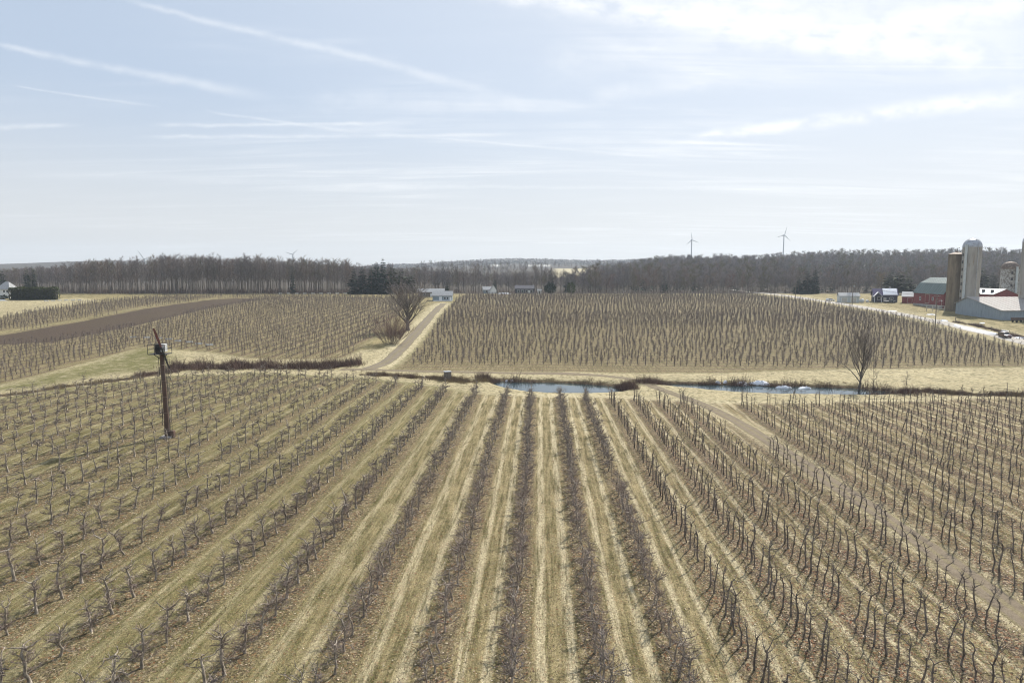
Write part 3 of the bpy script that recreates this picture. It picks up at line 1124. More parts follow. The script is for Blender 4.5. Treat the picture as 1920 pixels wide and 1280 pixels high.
def bush(seed, h, rad, stems, twigs, w=0.03, r=0.025):
    g = TG(seed)
    rs = g.rs
    for i in range(stems):
        a = rs.uniform(0, 2 * pi)
        b = rs.rand() ** 0.6
        o = np.array([cos(a), sin(a), 0]) * rad * 0.28 * b
        o[2] = -0.15
        d = np.array([cos(a) * b * rad / h * 1.1, sin(a) * b * rad / h * 1.1, 1.0])
        L = h * rs.uniform(0.6, 1.05) * (1.08 - 0.3 * b)
        W, e = g.walk(o, d, L, 4, 0.10, 0.0)
        g.tube(W, np.linspace(r, 0.006, 5), 3)
        for _ in range(twigs):
            j = rs.randint(1, 4)
            q = W[j] + (W[j + 1] - W[j]) * rs.rand()
            c = rs.uniform(0, 2 * pi)
            g.twig(q, e + np.array([cos(c), sin(c), 0.2]) * 0.7, h * rs.uniform(0.12, 0.32), w)
    return g


def leafy(seed, h, rad, n, size):
    """rounded evergreen shrub: many small leaf clumps in an uneven dome"""
    g = TG(seed)
    rs = g.rs
    g.tube(np.array([[0, 0, -0.2], [0, 0, h * 0.6]]), [0.10, 0.04], 5)
    c = rs.randn(9, 3) * np.array([rad * 0.4, rad * 0.4, h * 0.2]) + np.array([0, 0, h * 0.52])
    for i in range(n):
        v = rs.randn(3)
        v /= np.linalg.norm(v)
        rr = rs.uniform(0.72, 1.03)
        p = np.array([v[0] * rad, v[1] * rad, v[2] * h * 0.48]) * rr + np.array([0, 0, h * 0.5])
        p += (c[i % 9] - p) * rs.uniform(0, 0.25)
        d = v + rs.randn(3) * 0.6
        g.sliver(p, d, size * rs.uniform(0.6, 1.4), size * rs.uniform(0.2, 0.4))
    return g


def brush_clump(seed, h, rad, n, w):
    """a tangle of dead stems"""
    g = TG(seed)
    rs = g.rs
    for i in range(n):
        o = np.array([rs.uniform(-1, 1) * rad, rs.uniform(-1, 1) * rad, -0.1])
        d = np.array([rs.randn() * 0.4, rs.randn() * 0.4, 1])
        g.twig(o, d, h * rs.uniform(0.45, 1.1), w, kind=1)
    return g


class Proto:
    def __init__(self, g, m0, m1, two=True):
        self.g = g
        self.V, self.F, self.K = g.arrays()
        self.m0, self.m1 = m0, m1
        self._parts = None

    def parts(self):
        """shared meshes of the trunk and the crown"""
        if self._parts is None:
            self._parts = []
            for k, nm, mt in ((0, 'trunk', self.m0), (1, 'crown', self.m1)):
                if (self.K == k).any():
                    V, F, _ = self.g.arrays(k)
                    self._parts.append((nm, tri_mesh(nm, V, F, [mt])))
        return self._parts


def place(proto, name, label, cat, loc, rz=0.0, scale=1.0, group=None, tilt=(0, 0)):
    e = empty(name, loc, rz, label, cat, group)
    e.rotation_euler = (tilt[0], tilt[1], rz)
    e.scale = scale if hasattr(scale, '__len__') else (scale,) * 3
    for nm, me in proto.parts():
        link(nm, me, e)
    return e


def mass(name, items, label=None, cat=None):
    """one mesh of many plants; items: (proto, x, y, z, rz, sxy, sz, tx, ty)"""
    by = {}
    for it in items:
        by.setdefault(id(it[0]), (it[0], []))[1].append(it[1:])
    Vs, Fs, Ks, base = [], [], [], 0
    mats = []
    for pr, L in by.values():
        for mt in (pr.m0, pr.m1):
            if mt not in mats:
                mats.append(mt)
        A = np.array(L, float)
        n = len(A)
        c, s = np.cos(A[:, 3]), np.sin(A[:, 3])
        v = pr.V
        X = (v[None, :, 0] * c[:, None] - v[None, :, 1] * s[:, None]) * A[:, 4:5]
        Y = (v[None, :, 0] * s[:, None] + v[None, :, 1] * c[:, None]) * A[:, 4:5]
        Zc = v[None, :, 2] * A[:, 5:6]
        X = X + Zc * A[:, 6:7] + A[:, 0:1]
        Y = Y + Zc * A[:, 7:8] + A[:, 1:2]
        Zc = Zc + A[:, 2:3]
        Vs.append(np.stack([X, Y, Zc], -1).reshape(-1, 3))
        f = pr.F[None] + (np.arange(n) * len(v))[:, None, None] + base
        Fs.append(f.reshape(-1, 3))
        km = np.array([mats.index(pr.m0), mats.index(pr.m1)], np.int32)
        Ks.append(np.tile(km[pr.K], n))
        base += n * len(v)
    me = tri_mesh(name, np.concatenate(Vs), np.concatenate(Fs), mats, np.concatenate(Ks))
    global TRI_TOTAL
    TRI_TOTAL += len(me.polygons)
    return tag(link(name, me), label, cat, kind='stuff')


TRI_TOTAL = 0
ORD = ['', 'first', 'second', 'third', 'fourth', 'fifth', 'sixth', 'seventh', 'eighth', 'ninth', 'tenth', 'eleventh', 'twelfth', 'thirteenth', 'fourteenth', 'fifteenth', 'sixteenth', 'seventeenth', 'eighteenth', 'nineteenth', 'twentieth']
for _k, _w in ((20, 'twenty'), (30, 'thirty'), (40, 'forty'), (50, 'fifty')):
    if _k > 20:
        ORD.append(_w[:-1] + 'ieth')
    for _o in range(1, 10):
        ORD.append(_w + '-' + ORD[_o])


def project(x, y, z):
    dy_, dz_ = y, z - H_CAM
    fwd = dy_ * cos(PITCH) - dz_ * sin(PITCH)
    upv = dy_ * sin(PITCH) + dz_ * cos(PITCH)
    return 960 + F_PX * x / fwd, 640 - F_PX * upv / fwd


def build_orchard():
    rs = np.random.RandomState(11)
    near = {'gnarled': [Proto(apple(100 + i, 'gnarled', 2), M['apple_bark'], M['apple_twig']) for i in range(14)],
            'dense': [Proto(apple(200 + i, 'dense', 2), M['apple_bark'], M['apple_twig']) for i in range(8)],
            'slim': [Proto(apple(300 + i, 'slim', 2), M['dark_bark'], M['slim_twig']) for i in range(16)]}
    mid = {'gnarled': [Proto(apple(130 + i, 'gnarled', 1), M['apple_bark'], M['apple_far']) for i in range(6)],
           'dense': [Proto(apple(230 + i, 'dense', 1), M['apple_bark'], M['apple_far']) for i in range(6)],
           'slim': [Proto(apple(330 + i, 'slim', 1), M['dark_bark'], M['slim_twig']) for i in range(9)]}
    far = [Proto(far_apple(400 + i), M['apple_far'], M['apple_far']) for i in range(6)]
    far_t = [Proto(far_apple(430 + i, 1.25), M['apple_far'], M['apple_far']) for i in range(4)]
    rows = {}
    for i, q in enumerate(ROW_Q):
        u = i - ROW_ZERO
        if u <= -4:
            kind, sp = 'gnarled', 2.45
        elif u <= -1:
            kind, sp = ('gnarled' if u < -2 else 'dense'), 2.2
        elif u <= 2:
            kind, sp = 'dense', 1.75
        elif u == 3:
            kind, sp = 'slim', 1.35
        else:
            kind, sp = 'slim', 1.25 if u <= 7 else 1.3
        t = 22 + rs.rand() * sp
        while t < 190:
            x, y = xy(q + rs.randn() * 0.07, t)
            t += sp * rs.uniform(0.86, 1.14)
            if abs(x) / max(y, 1) > 0.95 or y < 12:
                continue
            if float(near_edge(x, y)) < 1.0 or rs.rand() < 0.035:
                continue
            pd = float(min(seg_dist(np.array([x]), np.array([y]), PATH)[0], seg_dist(np.array([x]), np.array([y]), TRACK)[0]))
            if pd < 1.9:
                continue
            if any(poly_sd(np.array([x]), np.array([y]), p)[0] > -3.5 for p in PONDS.values()):
                continue
            if WIND and sqrt((x - WIND[0]) ** 2 + (y - WIND[1]) ** 2) < 1.8:
                continue
            rows.setdefault(u, []).append((x, y, Z(x, y), kind, sqrt(x * x + y * y)))
    allt = []
    for u, L in rows.items():
        for rec in L:
            px, py = project(rec[0], rec[1], rec[2] + 0.4)
            if 2 < px < 1918 and py < 1272:
                allt.append((rec[4], u, rec))
    allt.sort(key=lambda a: a[0])
    chosen = {}
    for d, u, rec in allt[:300]:
        chosen.setdefault(u, []).append(rec)
    picked = set()
    sidegroup = {-1: 'apple trees in the rows left of the centre row', 0: 'apple trees in the centre row', 1: 'apple trees in the rows right of the centre row', 2: 'apple trees beyond the dirt path'}
    for u, L in sorted(chosen.items()):
        L.sort(key=lambda r: r[1])
        for n, rec in enumerate(L, 1):
            picked.add(rec)
            x, y, z, kind, _ = rec
            ad = {'gnarled': 'gnarled bare', 'dense': 'twiggy bare', 'slim': 'thin dark'}[kind]
            if u == 0:
                lab = "%s apple tree, %s from the front in the centre row" % (ad, ORD[n])
            elif u < 0:
                lab = "%s apple tree, %s from the front in %s row left of centre" % (ad, ORD[n], ORD[-u])
            elif u <= 7:
                lab = "%s apple tree, %s from the front in %s row right of centre" % (ad, ORD[n], ORD[u])
            else:
                lab = "%s apple tree, %s from the front in %s row beyond dirt path" % (ad, ORD[n], ORD[u - 7])
            pr = near[kind][rs.randint(len(near[kind]))]
            s = rs.uniform(0.92, 1.14)
            place(pr, 'apple_tree', lab, 'tree', (x, y, z), rs.uniform(0, 2 * pi), (s, s, s * rs.uniform(0.92, 1.1)),
                  sidegroup[-1 if u < 0 else 0 if u == 0 else 1 if u <= 7 else 2], (rs.randn() * 0.05, rs.randn() * 0.05))
    items = []
    for u, L in rows.items():
        for rec in L:
            if rec in picked:
                continue
            x, y, z, kind, d = rec
            pr = mid[kind][rs.randint(len(mid[kind]))]
            s = rs.uniform(0.9, 1.14)
            items.append((pr, x, y, z, rs.uniform(0, 2 * pi), s, s * rs.uniform(0.92, 1.1), rs.randn() * 0.05, rs.randn() * 0.05))
    n_mid = len(items)
    # the field across the track: rows run across the view
    T_, Q_ = np.meshgrid(np.arange(41 * 4.0, 440, 4.0), np.arange(-60, 190, 1.75), indexing='ij')
    Q_ = Q_ + rs.uniform(0, 1.75, (T_.shape[0], 1)) + rs.randn(*Q_.shape) * 0.2
    X, Y = Q_ * FY + T_ * FX, -Q_ * FX + T_ * FY
    ok = (poly_sd(X, Y, FAR_R) > 1.0) & (rs.rand(*X.shape) > 0.05)
    X, Y = X[ok], Y[ok]
    Zs = terrain(X, Y)
    for x, y, z in zip(X, Y, Zs):
        dense = 228 < y < 275
        pr = (far_t if dense else far)[rs.randint(4)]
        s = rs.uniform(0.70, 0.98)
        items.append((pr, x, y, z, rs.uniform(0, 2 * pi), s, s * rs.uniform(0.9, 1.12), rs.randn() * 0.04, rs.randn() * 0.04))
    n_r = len(items) - n_mid
    # the hillside on the left: rows run up the slope
    sl = tan(radians(5.0))
    U_, Y_ = np.meshgrid(np.arange(-68, 0) * 4.6, np.arange(120, 432, 1.75), indexing='ij')
    Y_ = Y_ + rs.uniform(0, 2.2, (U_.shape[0], 1)) + rs.randn(*U_.shape) * 0.2
    X_ = U_ + Y_ * sl + rs.randn(*U_.shape) * 0.12
    ok = ((poly_sd(X_, Y_, FAR_L) > 0.5) | (poly_sd(X_, Y_, UP_L) > 0.5)) & (poly_sd(X_, Y_, STRIP) < -1.5) & (poly_sd(X_, Y_, GREEN) < 1) & (X_ > -0.95 * Y_) & (rs.rand(*X_.shape) > 0.06)
    ok &= seg_dist(X_, Y_, DRIVE) > 9
    X, Y = X_[ok], Y_[ok]
    Zs = terrain(X, Y)
    for x, y, z in zip(X, Y, Zs):
        pr = far[rs.randint(6)]
        s = rs.uniform(0.70, 0.95)
        items.append((pr, x, y, z, rs.uniform(0, 2 * pi), s, s, rs.randn() * 0.07, rs.randn() * 0.06))
    print('orchard: mid', n_mid, 'right', n_r, 'left', len(items) - n_mid - n_r)
    mass('orchard_trees', items, 'bare apple trees in the farther rows of every orchard block', 'orchard trees')


WIND = G(314, 820)
build_orchard()


def build_sward():
    """blades of dead grass and fallen leaves on the nearer ground"""
    rs = np.random.RandomState(77)

    def scatter(n, d1):
        a = rs.uniform(-0.80, 0.80, n)
        y = 30 + (d1 - 30) * rs.rand(n) ** 0.8
        x = a * y
        q, t = qt(x, y)
        u = np.interp(q, ROW_Q, np.arange(len(ROW_Q)) - ROW_ZERO)
        f = np.abs(u - np.floor(u) - 0.5) * 2
        pd = seg_dist(x, y, PATH)
        return x, y, q, f, pd
    # leaves
    x, y, q, f, pd = scatter(130000, 92)
    right = sstep(9, 22, q)
    keep = (rs.rand(len(x)) < np.clip(0.12 + (0.75 - 0.35 * sstep(-8, -22, q)) * sstep(0.4, 0.7, f) + 0.5 * right, 0, 1)) & (pd > 1.2)
    x, y = x[keep], y[keep]
    n = len(x)
    z = terrain(x, y) + 0.012
    a = rs.uniform(0, 2 * pi, n)
    L = rs.uniform(0.035, 0.085, n)
    W = L * rs.uniform(0.35, 0.7, n)
    ca, sa = np.cos(a), np.sin(a)
    tl = rs.uniform(0.0, 0.05, (4, n))
    P = np.stack([np.stack([x + ca * L, y + sa * L, z + tl[0]], -1), np.stack([x - sa * W, y + ca * W, z + tl[1]], -1),
                  np.stack([x - ca * L, y - sa * L, z + tl[2]], -1), np.stack([x + sa * W, y - ca * W, z + tl[3]], -1)], 1)
    i = np.arange(n) * 4
    F = np.concatenate([np.stack([i, i + 1, i + 2], -1), np.stack([i, i + 2, i + 3], -1)])
    m = bpy.data.materials.new('fallen_leaf')
    m.use_nodes = True
    T = NT(m.node_tree)
    rnd = T.node('ShaderNodeNewGeometry').outputs['Random Per Island']
    cr = T.node('ShaderNodeValToRGB')
    T.l.new(rnd, cr.inputs[0])
    cr.color_ramp.interpolation = 'CONSTANT'
    cols = [(0.0, (0.10, 0.065, 0.045)), (0.22, (0.17, 0.11, 0.078)), (0.42, (0.25, 0.175, 0.12)), (0.58, (0.21, 0.095, 0.055)), (0.68, (0.40, 0.31, 0.22)), (0.84, (0.58, 0.49, 0.37)), (0.95, (0.15, 0.12, 0.11))]
    el = cr.color_ramp.elements
    el[0].position, el[0].color = 0.0, (*cols[0][1], 1)
    el[1].position, el[1].color = cols[1][0], (*cols[1][1], 1)
    for p_, c_ in cols[2:]:
        e_ = el.new(p_)
        e_.color = (*c_, 1)
    bs = T.n['Principled BSDF']
    T.l.new(cr.outputs[0], bs.inputs['Base Color'])
    bs.inputs['Roughness'].default_value = 0.9
    bs.inputs['Specular IOR Level'].default_value = 0.2
    tag(link('leaf_litter', tri_mesh('leaf_litter', P.reshape(-1, 3), F, [m], smooth=False)), 'fallen brown leaves under the orchard rows', 'leaves', kind='stuff')
    # grass
    x, y, q, f, pd = scatter(210000, 95)
    keep = (rs.rand(len(x)) < np.clip(1.0 - 0.75 * sstep(0.5, 0.75, f), 0, 1)) & (pd > 1.0)
    x, y = x[keep], y[keep]
    n = len(x)
    z = terrain(x, y) - 0.01
    a = rs.uniform(0, 2 * pi, n)
    b = rs.uniform(0, 2 * pi, n)
    Lh = rs.uniform(0.04, 0.15, n)
    w = rs.uniform(0.010, 0.022, n)
    lean = rs.uniform(0.3, 1.6, n) * Lh
    P = np.stack([np.stack([x + np.cos(a) * w, y + np.sin(a) * w, z], -1), np.stack([x - np.cos(a) * w, y - np.sin(a) * w, z], -1),
                  np.stack([x + np.cos(b) * lean, y + np.sin(b) * lean, z + Lh], -1)], 1)
    F = np.arange(n * 3).reshape(-1, 3)
    M['blade'] = wood_mat('grass_blade', (0.09, 0.08, 0.03), (0.50, 0.42, 0.24), 0.75, scale=0.6)
    tag(link('grass', tri_mesh('grass', P.reshape(-1, 3), F, [M['blade']], smooth=False)), 'short dead grass in the orchard alleys', 'grass', kind='stuff')
    return 0


build_sward()
print('tris', TRI_TOTAL)

# ------------------------------------------------------------------ plain materials
M['rust'] = material('rusty_steel', (0.115, 0.072, 0.055), 0.75, 0.35, 2.0, second=(0.10, 0.075, 0.062), second_amt=0.5, second_scale=1.2, bump=0.15, stretch=(1, 1, 0.35))
M['dark_steel'] = material('dark_steel', (0.045, 0.045, 0.045), 0.6, 0.3, 3.0, second=(0.12, 0.08, 0.06), second_amt=0.3)
M['engine_white'] = material('enamel_white', (0.55, 0.56, 0.56), 0.5, 0.12, 4.0, second=(0.25, 0.20, 0.16), second_amt=0.2)
M['blade_red'] = material('blade_red', (0.17, 0.06, 0.045), 0.55, 0.2, 3.0, second=(0.12, 0.06, 0.05), second_amt=0.35)
M['silo_conc'] = material('silo_concrete', (0.34, 0.32, 0.285), 0.9, 0.22, 0.6, second=(0.26, 0.18, 0.11), second_amt=0.30, second_scale=0.35, stretch=(1, 1, 0.22), bump=0.2)
M['silo_brown'] = material('silo_brown', (0.205, 0.165, 0.115), 0.9, 0.25, 0.7, second=(0.13, 0.10, 0.07), second_amt=0.45, second_scale=0.4, stretch=(1, 1, 0.2), bump=0.2)
M['silo_mottle'] = material('silo_mottled', (0.40, 0.385, 0.355), 0.9, 0.2, 1.6, second=(0.17, 0.145, 0.12), second_amt=0.62, second_scale=1.1, bump=0.2)
M['dome_metal'] = material('dome_galvanised', (0.42, 0.43, 0.45), 0.42, 0.15, 1.2, second=(0.25, 0.24, 0.24), second_amt=0.3, metal=0.6)
M['dome_rust'] = material('dome_rust', (0.15, 0.105, 0.08), 0.7, 0.3, 1.0, second=(0.32, 0.27, 0.22), second_amt=0.4, metal=0.2)
M['barn_red'] = material('barn_red', (0.215, 0.052, 0.05), 0.85, 0.25, 0.7, second=(0.15, 0.05, 0.048), second_amt=0.35, stretch=(6, 6, 0.4))
M['green_roof'] = material('green_roof', (0.135, 0.175, 0.165), 0.6, 0.18, 0.5, second=(0.20, 0.24, 0.22), second_amt=0.3, stretch=(3, 0.4, 0.4))
M['tin_roof'] = material('tin_roof', (0.36, 0.335, 0.31), 0.8, 0.12, 0.6, second=(0.34, 0.275, 0.24), second_amt=0.35, stretch=(2.5, 0.25, 0.25), metal=0.0)
M['white_roof'] = material('white_roof', (0.47, 0.485, 0.47), 0.55, 0.08, 0.7)
M['blue_board'] = material('blue_grey_siding', (0.30, 0.345, 0.375), 0.8, 0.12, 0.8, second=(0.23, 0.255, 0.28), second_amt=0.3, stretch=(5, 5, 0.3))
M['grey_roof'] = material('grey_shingle', (0.30, 0.305, 0.31), 0.85, 0.2, 1.4)
M['pale_siding'] = material('pale_siding', (0.50, 0.53, 0.52), 0.8, 0.1, 1.0)
M['grey_blue'] = material('grey_blue_siding', (0.24, 0.285, 0.305), 0.8, 0.1, 1.0)
M['white_paint'] = material('white_paint', (0.76, 0.76, 0.74), 0.6, 0.06, 2.0)
M['cream_wall'] = material('cream_wall', (0.55, 0.52, 0.45), 0.8, 0.1, 1.0)
M['dark_siding'] = material('dark_siding', (0.075, 0.075, 0.09), 0.8, 0.2, 1.0)
M['purple_roof'] = material('purple_shingle', (0.085, 0.07, 0.14), 0.8, 0.2, 1.2)
M['glass'] = material('window_glass', (0.03, 0.035, 0.042), 0.12, 0.1, 1.0, spec=0.6)
M['door_dark'] = material('door_dark', (0.06, 0.055, 0.055), 0.8, 0.2, 1.0)
M['weathered'] = material('weathered_wood', (0.20, 0.175, 0.15), 0.9, 0.3, 2.0, stretch=(1, 1, 0.3), bump=0.2)
M['post_wood'] = material('post_wood', (0.17, 0.145, 0.12), 0.9, 0.3, 2.0, stretch=(1, 1, 0.2))
M['snow'] = material('snow', (0.82, 0.83, 0.86), 0.8, 0.06, 3.0, second=(0.62, 0.60, 0.57), second_amt=0.15, second_scale=2.0)
M['foundation'] = material('foundation', (0.33, 0.31, 0.285), 0.9, 0.2, 1.0)
M['car_red'] = material('car_maroon', (0.065, 0.022, 0.024), 0.3, 0.1, 2.0, spec=0.5)
M['car_dark'] = material('car_dark_blue', (0.025, 0.03, 0.045), 0.3, 0.1, 2.0, spec=0.5)
M['car_white'] = material('car_white', (0.70, 0.71, 0.72), 0.3, 0.05, 2.0, spec=0.5)
M['tyre'] = material('tyre', (0.022, 0.022, 0.022), 0.9, 0.1, 2.0)
M['turbine'] = material('turbine_white', (0.46, 0.48, 0.50), 0.5, 0.04, 1.0)
M['wrap'] = material('bale_wrap', (0.62, 0.63, 0.63), 0.5, 0.1, 2.0)


def at(px, d, py=545):
    r_ = ray(px, py)
    return (r_[0] / r_[1] * d, d)


def on(p):
    return (p[0], p[1], Z(*p))


# ------------------------------------------------------------------ ponds
def build_water():
    m = bpy.data.materials.new('pond_water')
    m.use_nodes = True
    T = NT(m.node_tree)
    bs = T.n['Principled BSDF']
    pos = T.node('ShaderNodeNewGeometry').outputs['Position']
    bs.inputs['Base Color'].default_value = (0.030, 0.052, 0.062, 1)
    bs.inputs['Roughness'].default_value = 0.04
    bs.inputs['IOR'].default_value = 1.333
    bp = T.node('ShaderNodeBump')
    bp.inputs['Strength'].default_value = 0.12
    bp.inputs['Distance'].default_value = 0.03
    T.put(bp.inputs['Height'], T.noise(T.scale_vec(pos, (1.6, 0.7, 1)), 2.2, 3, 0.5))
    T.l.new(bp.outputs[0], bs.inputs['Normal'])
    for poly in (POND_A, POND_B):
        mb = MB()
        c = np.mean(np.array(poly), 0)
        P = [tuple(c + (np.array(p) - c) * 1.0 + (np.array(p) - c) / np.linalg.norm(np.array(p) - c) * 1.6) for p in poly]
        mb.add([(x, y, POND_LEVEL) for x, y in P], [tuple(range(len(P)))])
        o = mb.build('water', m)
        if o.data.polygons[0].normal.z < 0:
            o.data.flip_normals()
        tag(o, kind='structure')


build_water()


def build_brush():
    rs = np.random.RandomState(21)
    cl = [Proto(brush_clump(500 + i, 1.25, 0.75, 46, 0.022), M['bank_twig'], M['bank_twig']) for i in range(5)]
    tan_ = [Proto(brush_clump(520 + i, 0.75, 0.6, 44, 0.016), M['tan_grass'], M['tan_grass']) for i in range(4)]
    it, gr = [], []

    def along(pts, width, dens, lst, protos, smin, smax, side=0.0):
        P = resample(pts, 0.5)
        L = 0.5 * len(P)
        for _ in range(int(L * dens)):
            i = rs.randint(len(P))
            x, y = P[i] + rs.randn(2) * width + np.array([0, side])
            if any(poly_sd(np.array([x]), np.array([y]), pp)[0] > 0.3 for pp in PONDS.values()):
                continue
            s = rs.uniform(smin, smax) * (1.0 + 0.5 * sin(x * 0.62 + 1.0) * sin(x * 0.23 + y * 0.4) + 0.15 * sin(x * 1.7))
            lst.append((protos[rs.randint(len(protos))], x, y, Z(x, y), rs.uniform(0, 6.28), s, s * rs.uniform(0.8, 1.25), 0, 0))
    # far bank of each pond
    along([flat(px, py, -0.2) for px, py in [(905, 711), (960, 713), (1040, 715.5), (1100, 718), (1150, 722), (1178, 727)]], 0.8, 6, it, cl, 0.85, 1.45)
    along([flat(px, py, -0.2) for px, py in [(1150, 722), (1178, 726), (1180, 732)]], 0.7, 6, it, cl, 0.9, 1.5)
    along([flat(px, py, -0.2) for px, py in [(1212, 717), (1260, 717), (1320, 718), (1380, 719), (1450, 721), (1530, 723), (1600, 726), (1680, 732)]], 0.9, 6.5, it, cl, 0.9, 1.6)
    along([flat(px, py, 0) for px, py in [(1210, 719), (1240, 719), (1290, 719)]], 1.0, 4, it, cl, 0.9, 1.4)
    along([flat(px, py, 0) for px, py in [(1620, 732), (1680, 736), (1720, 738)]], 1.6, 7, it, cl, 0.8, 1.4)
    along(BANK_B, 0.9, 4.0, it, cl, 0.5, 0.85)
    along(GP([(335, 690), (400, 688), (470, 690), (540, 688), (600, 690), (650, 686), (662, 682)]), 1.4, 6.0, it, cl, 0.8, 1.9)
    along(GP([(265, 705), (300, 700), (335, 693)]), 1.1, 5.0, it, cl, 0.7, 1.3)
    along(DITCH2, 0.8, 4.0, it, cl, 0.5, 0.8)
    along(DITCH, 1.4, 4, gr, tan_, 0.6, 1.2)
    along(DITCH2, 1.3, 6, gr, tan_, 0.7, 1.3)
    along([flat(px, py, 0) for px, py in [(830, 712), (870, 716), (905, 713)]], 1.8, 10, gr, tan_, 0.8, 1.6)
    along([flat(px, py, 0) for px, py in [(900, 709), (1000, 711), (1100, 714), (1170, 719), (1215, 714), (1300, 714), (1400, 715), (1500, 717), (1600, 720)]], 1.0, 4, gr, tan_, 0.5, 1.0)
    along(BANK_B, 1.4, 5, gr, tan_, 0.6, 1.1)
    # the weedy fence line by the road
    along(GP([(1792, 604), (1826, 610), (1858, 618), (1880, 623)]), 0.6, 5, it, cl, 0.5, 0.9)
    along(GP([(1895, 628), (1925, 637)]), 0.8, 5, it, cl, 0.6, 1.0)
    mass('brush', it, 'dark brown dead brush along the pond banks and the ditch', 'brush')
    mass('tall_grass', gr, 'tan dead grass standing along the ditch and pond banks', 'grass')


build_brush()

# ------------------------------------------------------------------ shrubs and single trees near the ponds
_b = Proto(bush(600, 3.4, 3.2, 60, 9, 0.016, 0.03), M['bank_twig'], M['bank_twig'])
_b2 = Proto(bush(601, 3.0, 3.0, 60, 9, 0.016, 0.03), M['bank_twig'], M['bank_twig'])
place(_b, 'shrub', 'large round dark shrub rising above the brush in the left ditch', 'shrub', on(G(525, 690)), 0.3, (1.25, 1.25, 1.0))
place(_b2, 'shrub', 'dark shrub at the left end of the ditch brush, near the wind machine', 'shrub', on(G(372, 694)), 1.3, (1.25, 1.25, 0.85))
place(_b2, 'shrub', 'purplish shrub at the right end of the ditch brush by the driveway', 'shrub', on(G(645, 686)), 2.3, (0.85, 0.85, 0.65))
place(_b, 'shrub', 'purple brown shrub right of the tall tree at the pond end', 'shrub', on(G(1652, 737)), 2.1, (0.9, 0.9, 0.75))
place(_b2, 'shrub', 'brown shrub at the tip of the blue pond', 'shrub', on(G(1172, 727)), 0.9, (0.55, 0.55, 0.6))
place(_b, 'shrub', 'grey brown shrub on the near end of the right pond', 'shrub', on(G(1222, 719)), 0.4, (0.75, 0.75, 0.5))
place(_b2, 'shrub', 'brown shrub on the far bank of the blue pond near its middle', 'shrub', on(flat(998, 711, 0)), 0.4, (0.5, 0.5, 0.45))

_pt = Proto(bare_tree(610, 12.2, 7.2, 0.25, 0.13, 24, 9, 9, 1.3, 0.012, rise=(1.5, 3.2), top=0.8, vase=True), M['dark_bark'], M['wood_twig'])
place(_pt, 'bare_tree', 'tall vase shaped bare tree standing at the right end of the snowy pond', 'tree', on(G(1610, 731)), 0.5, 1.0)
_sap = Proto(bare_tree(611, 6.2, 1.3, 0.07, 0.25, 12, 3, 3, 0.7, 0.012), M['dark_bark'], M['wood_twig'])
place(_sap, 'sapling', 'thin bare sapling just right of the tall pond tree', 'tree', on(G(1638, 733)), 0.2, (1, 1, 1.1))
place(_sap, 'sapling', 'thin bare sapling at the end of the brush right of the pond', 'tree', on(G(1699, 736)), 2.2, (0.9, 0.9, 0.72))

_vase = Proto(bare_tree(612, 13.5, 11.5, 0.60, 0.17, 26, 10, 10, 1.8, 0.022, rise=(0.55, 1.9), sides=8, top=0.62, vase=True), M['dark_bark'], M['wood_twig'])
place(_vase, 'bare_tree', 'broad spreading bare tree beside the driveway', 'tree', on(G(765, 620)), 0.9, (1.12, 1.12, 1.05))
_rb = Proto(bush(613, 9.5, 7.2, 110, 22, 0.022, 0.03), M['dark_bark'], M['red_twig'])
place(_rb, 'bare_tree', 'bushy reddish many-stemmed bare tree left of the driveway', 'tree', on(G(733, 645)), 0.4, (1.0, 1.0, 1.05))

# ------------------------------------------------------------------ woods
SPR = [Proto(conifer(700 + i, 18, 5.0, 22, 11, 0.03, 0.35, top_w=0.16), M['dark_bark'], M['needle']) for i in range(3)]
PIN = [Proto(conifer(710 + i, 15, 5.2, 16, 11, 0.12, 0.45, top_w=0.25, droop=0.05), M['dark_bark'], M['pine_needle']) for i in range(3)]
THIN = Proto(conifer(720, 24, 2.6, 26, 8, 0.06, 0.35), M['dark_bark'], M['needle'])
WOOD = [Proto(bare_tree(730 + i, 25, 4.4 + 0.2 * i, 0.24, 0.24 + 0.035 * i, 16, 4, 5, 1.9, 0.035, rise=(1.0, 2.4), sides=5), M['wood_bark'], TW[i % 5]) for i in range(8)]
OPEN_ = [Proto(bare_tree(740 + i, 21, 7.2, 0.36, 0.26, 18, 5, 5, 2.0, 0.035, rise=(0.6, 1.6), sides=5), M['wood_bark'], TW[i]) for i in range(5)]
WLO = [Proto(bare_tree(750 + i, 24, 4.8 + 0.25 * i, 0.20, 0.24 + 0.035 * i, 12, 3, 5, 2.8, 0.085, rise=(0.8, 2.0), sides=3, low=True), M['dark_bark'], TW[i]) for i in range(6)]
OLO = [Proto(bare_tree(760 + i, 14.5 + 0.7 * i, 5.4, 0.15, 0.12, 12, 3, 6, 2.6, 0.085, rise=(0.5, 1.5), sides=3, low=True), M['dark_bark'], TW[i]) for i in range(6)]
ORLO = [Proto(bare_tree(770 + i, 14, 5.2, 0.15, 0.12, 12, 3, 6, 2.6, 0.085, rise=(0.5, 1.5), sides=3, low=True), M['wood_bark'], M['red_twig']) for i in range(3)]
CLO = [Proto(conifer(780 + i, 17, 3.6, 10, 7, 0.05, 0.3, tri=3), M['dark_bark'], M['needle']) for i in range(3)]
SCRUB = [Proto(bush(790 + i, 3.5, 2.6, 9, 5, 0.06, 0.04), M['wood_bark'], M['bank_twig']) for i in range(3)]


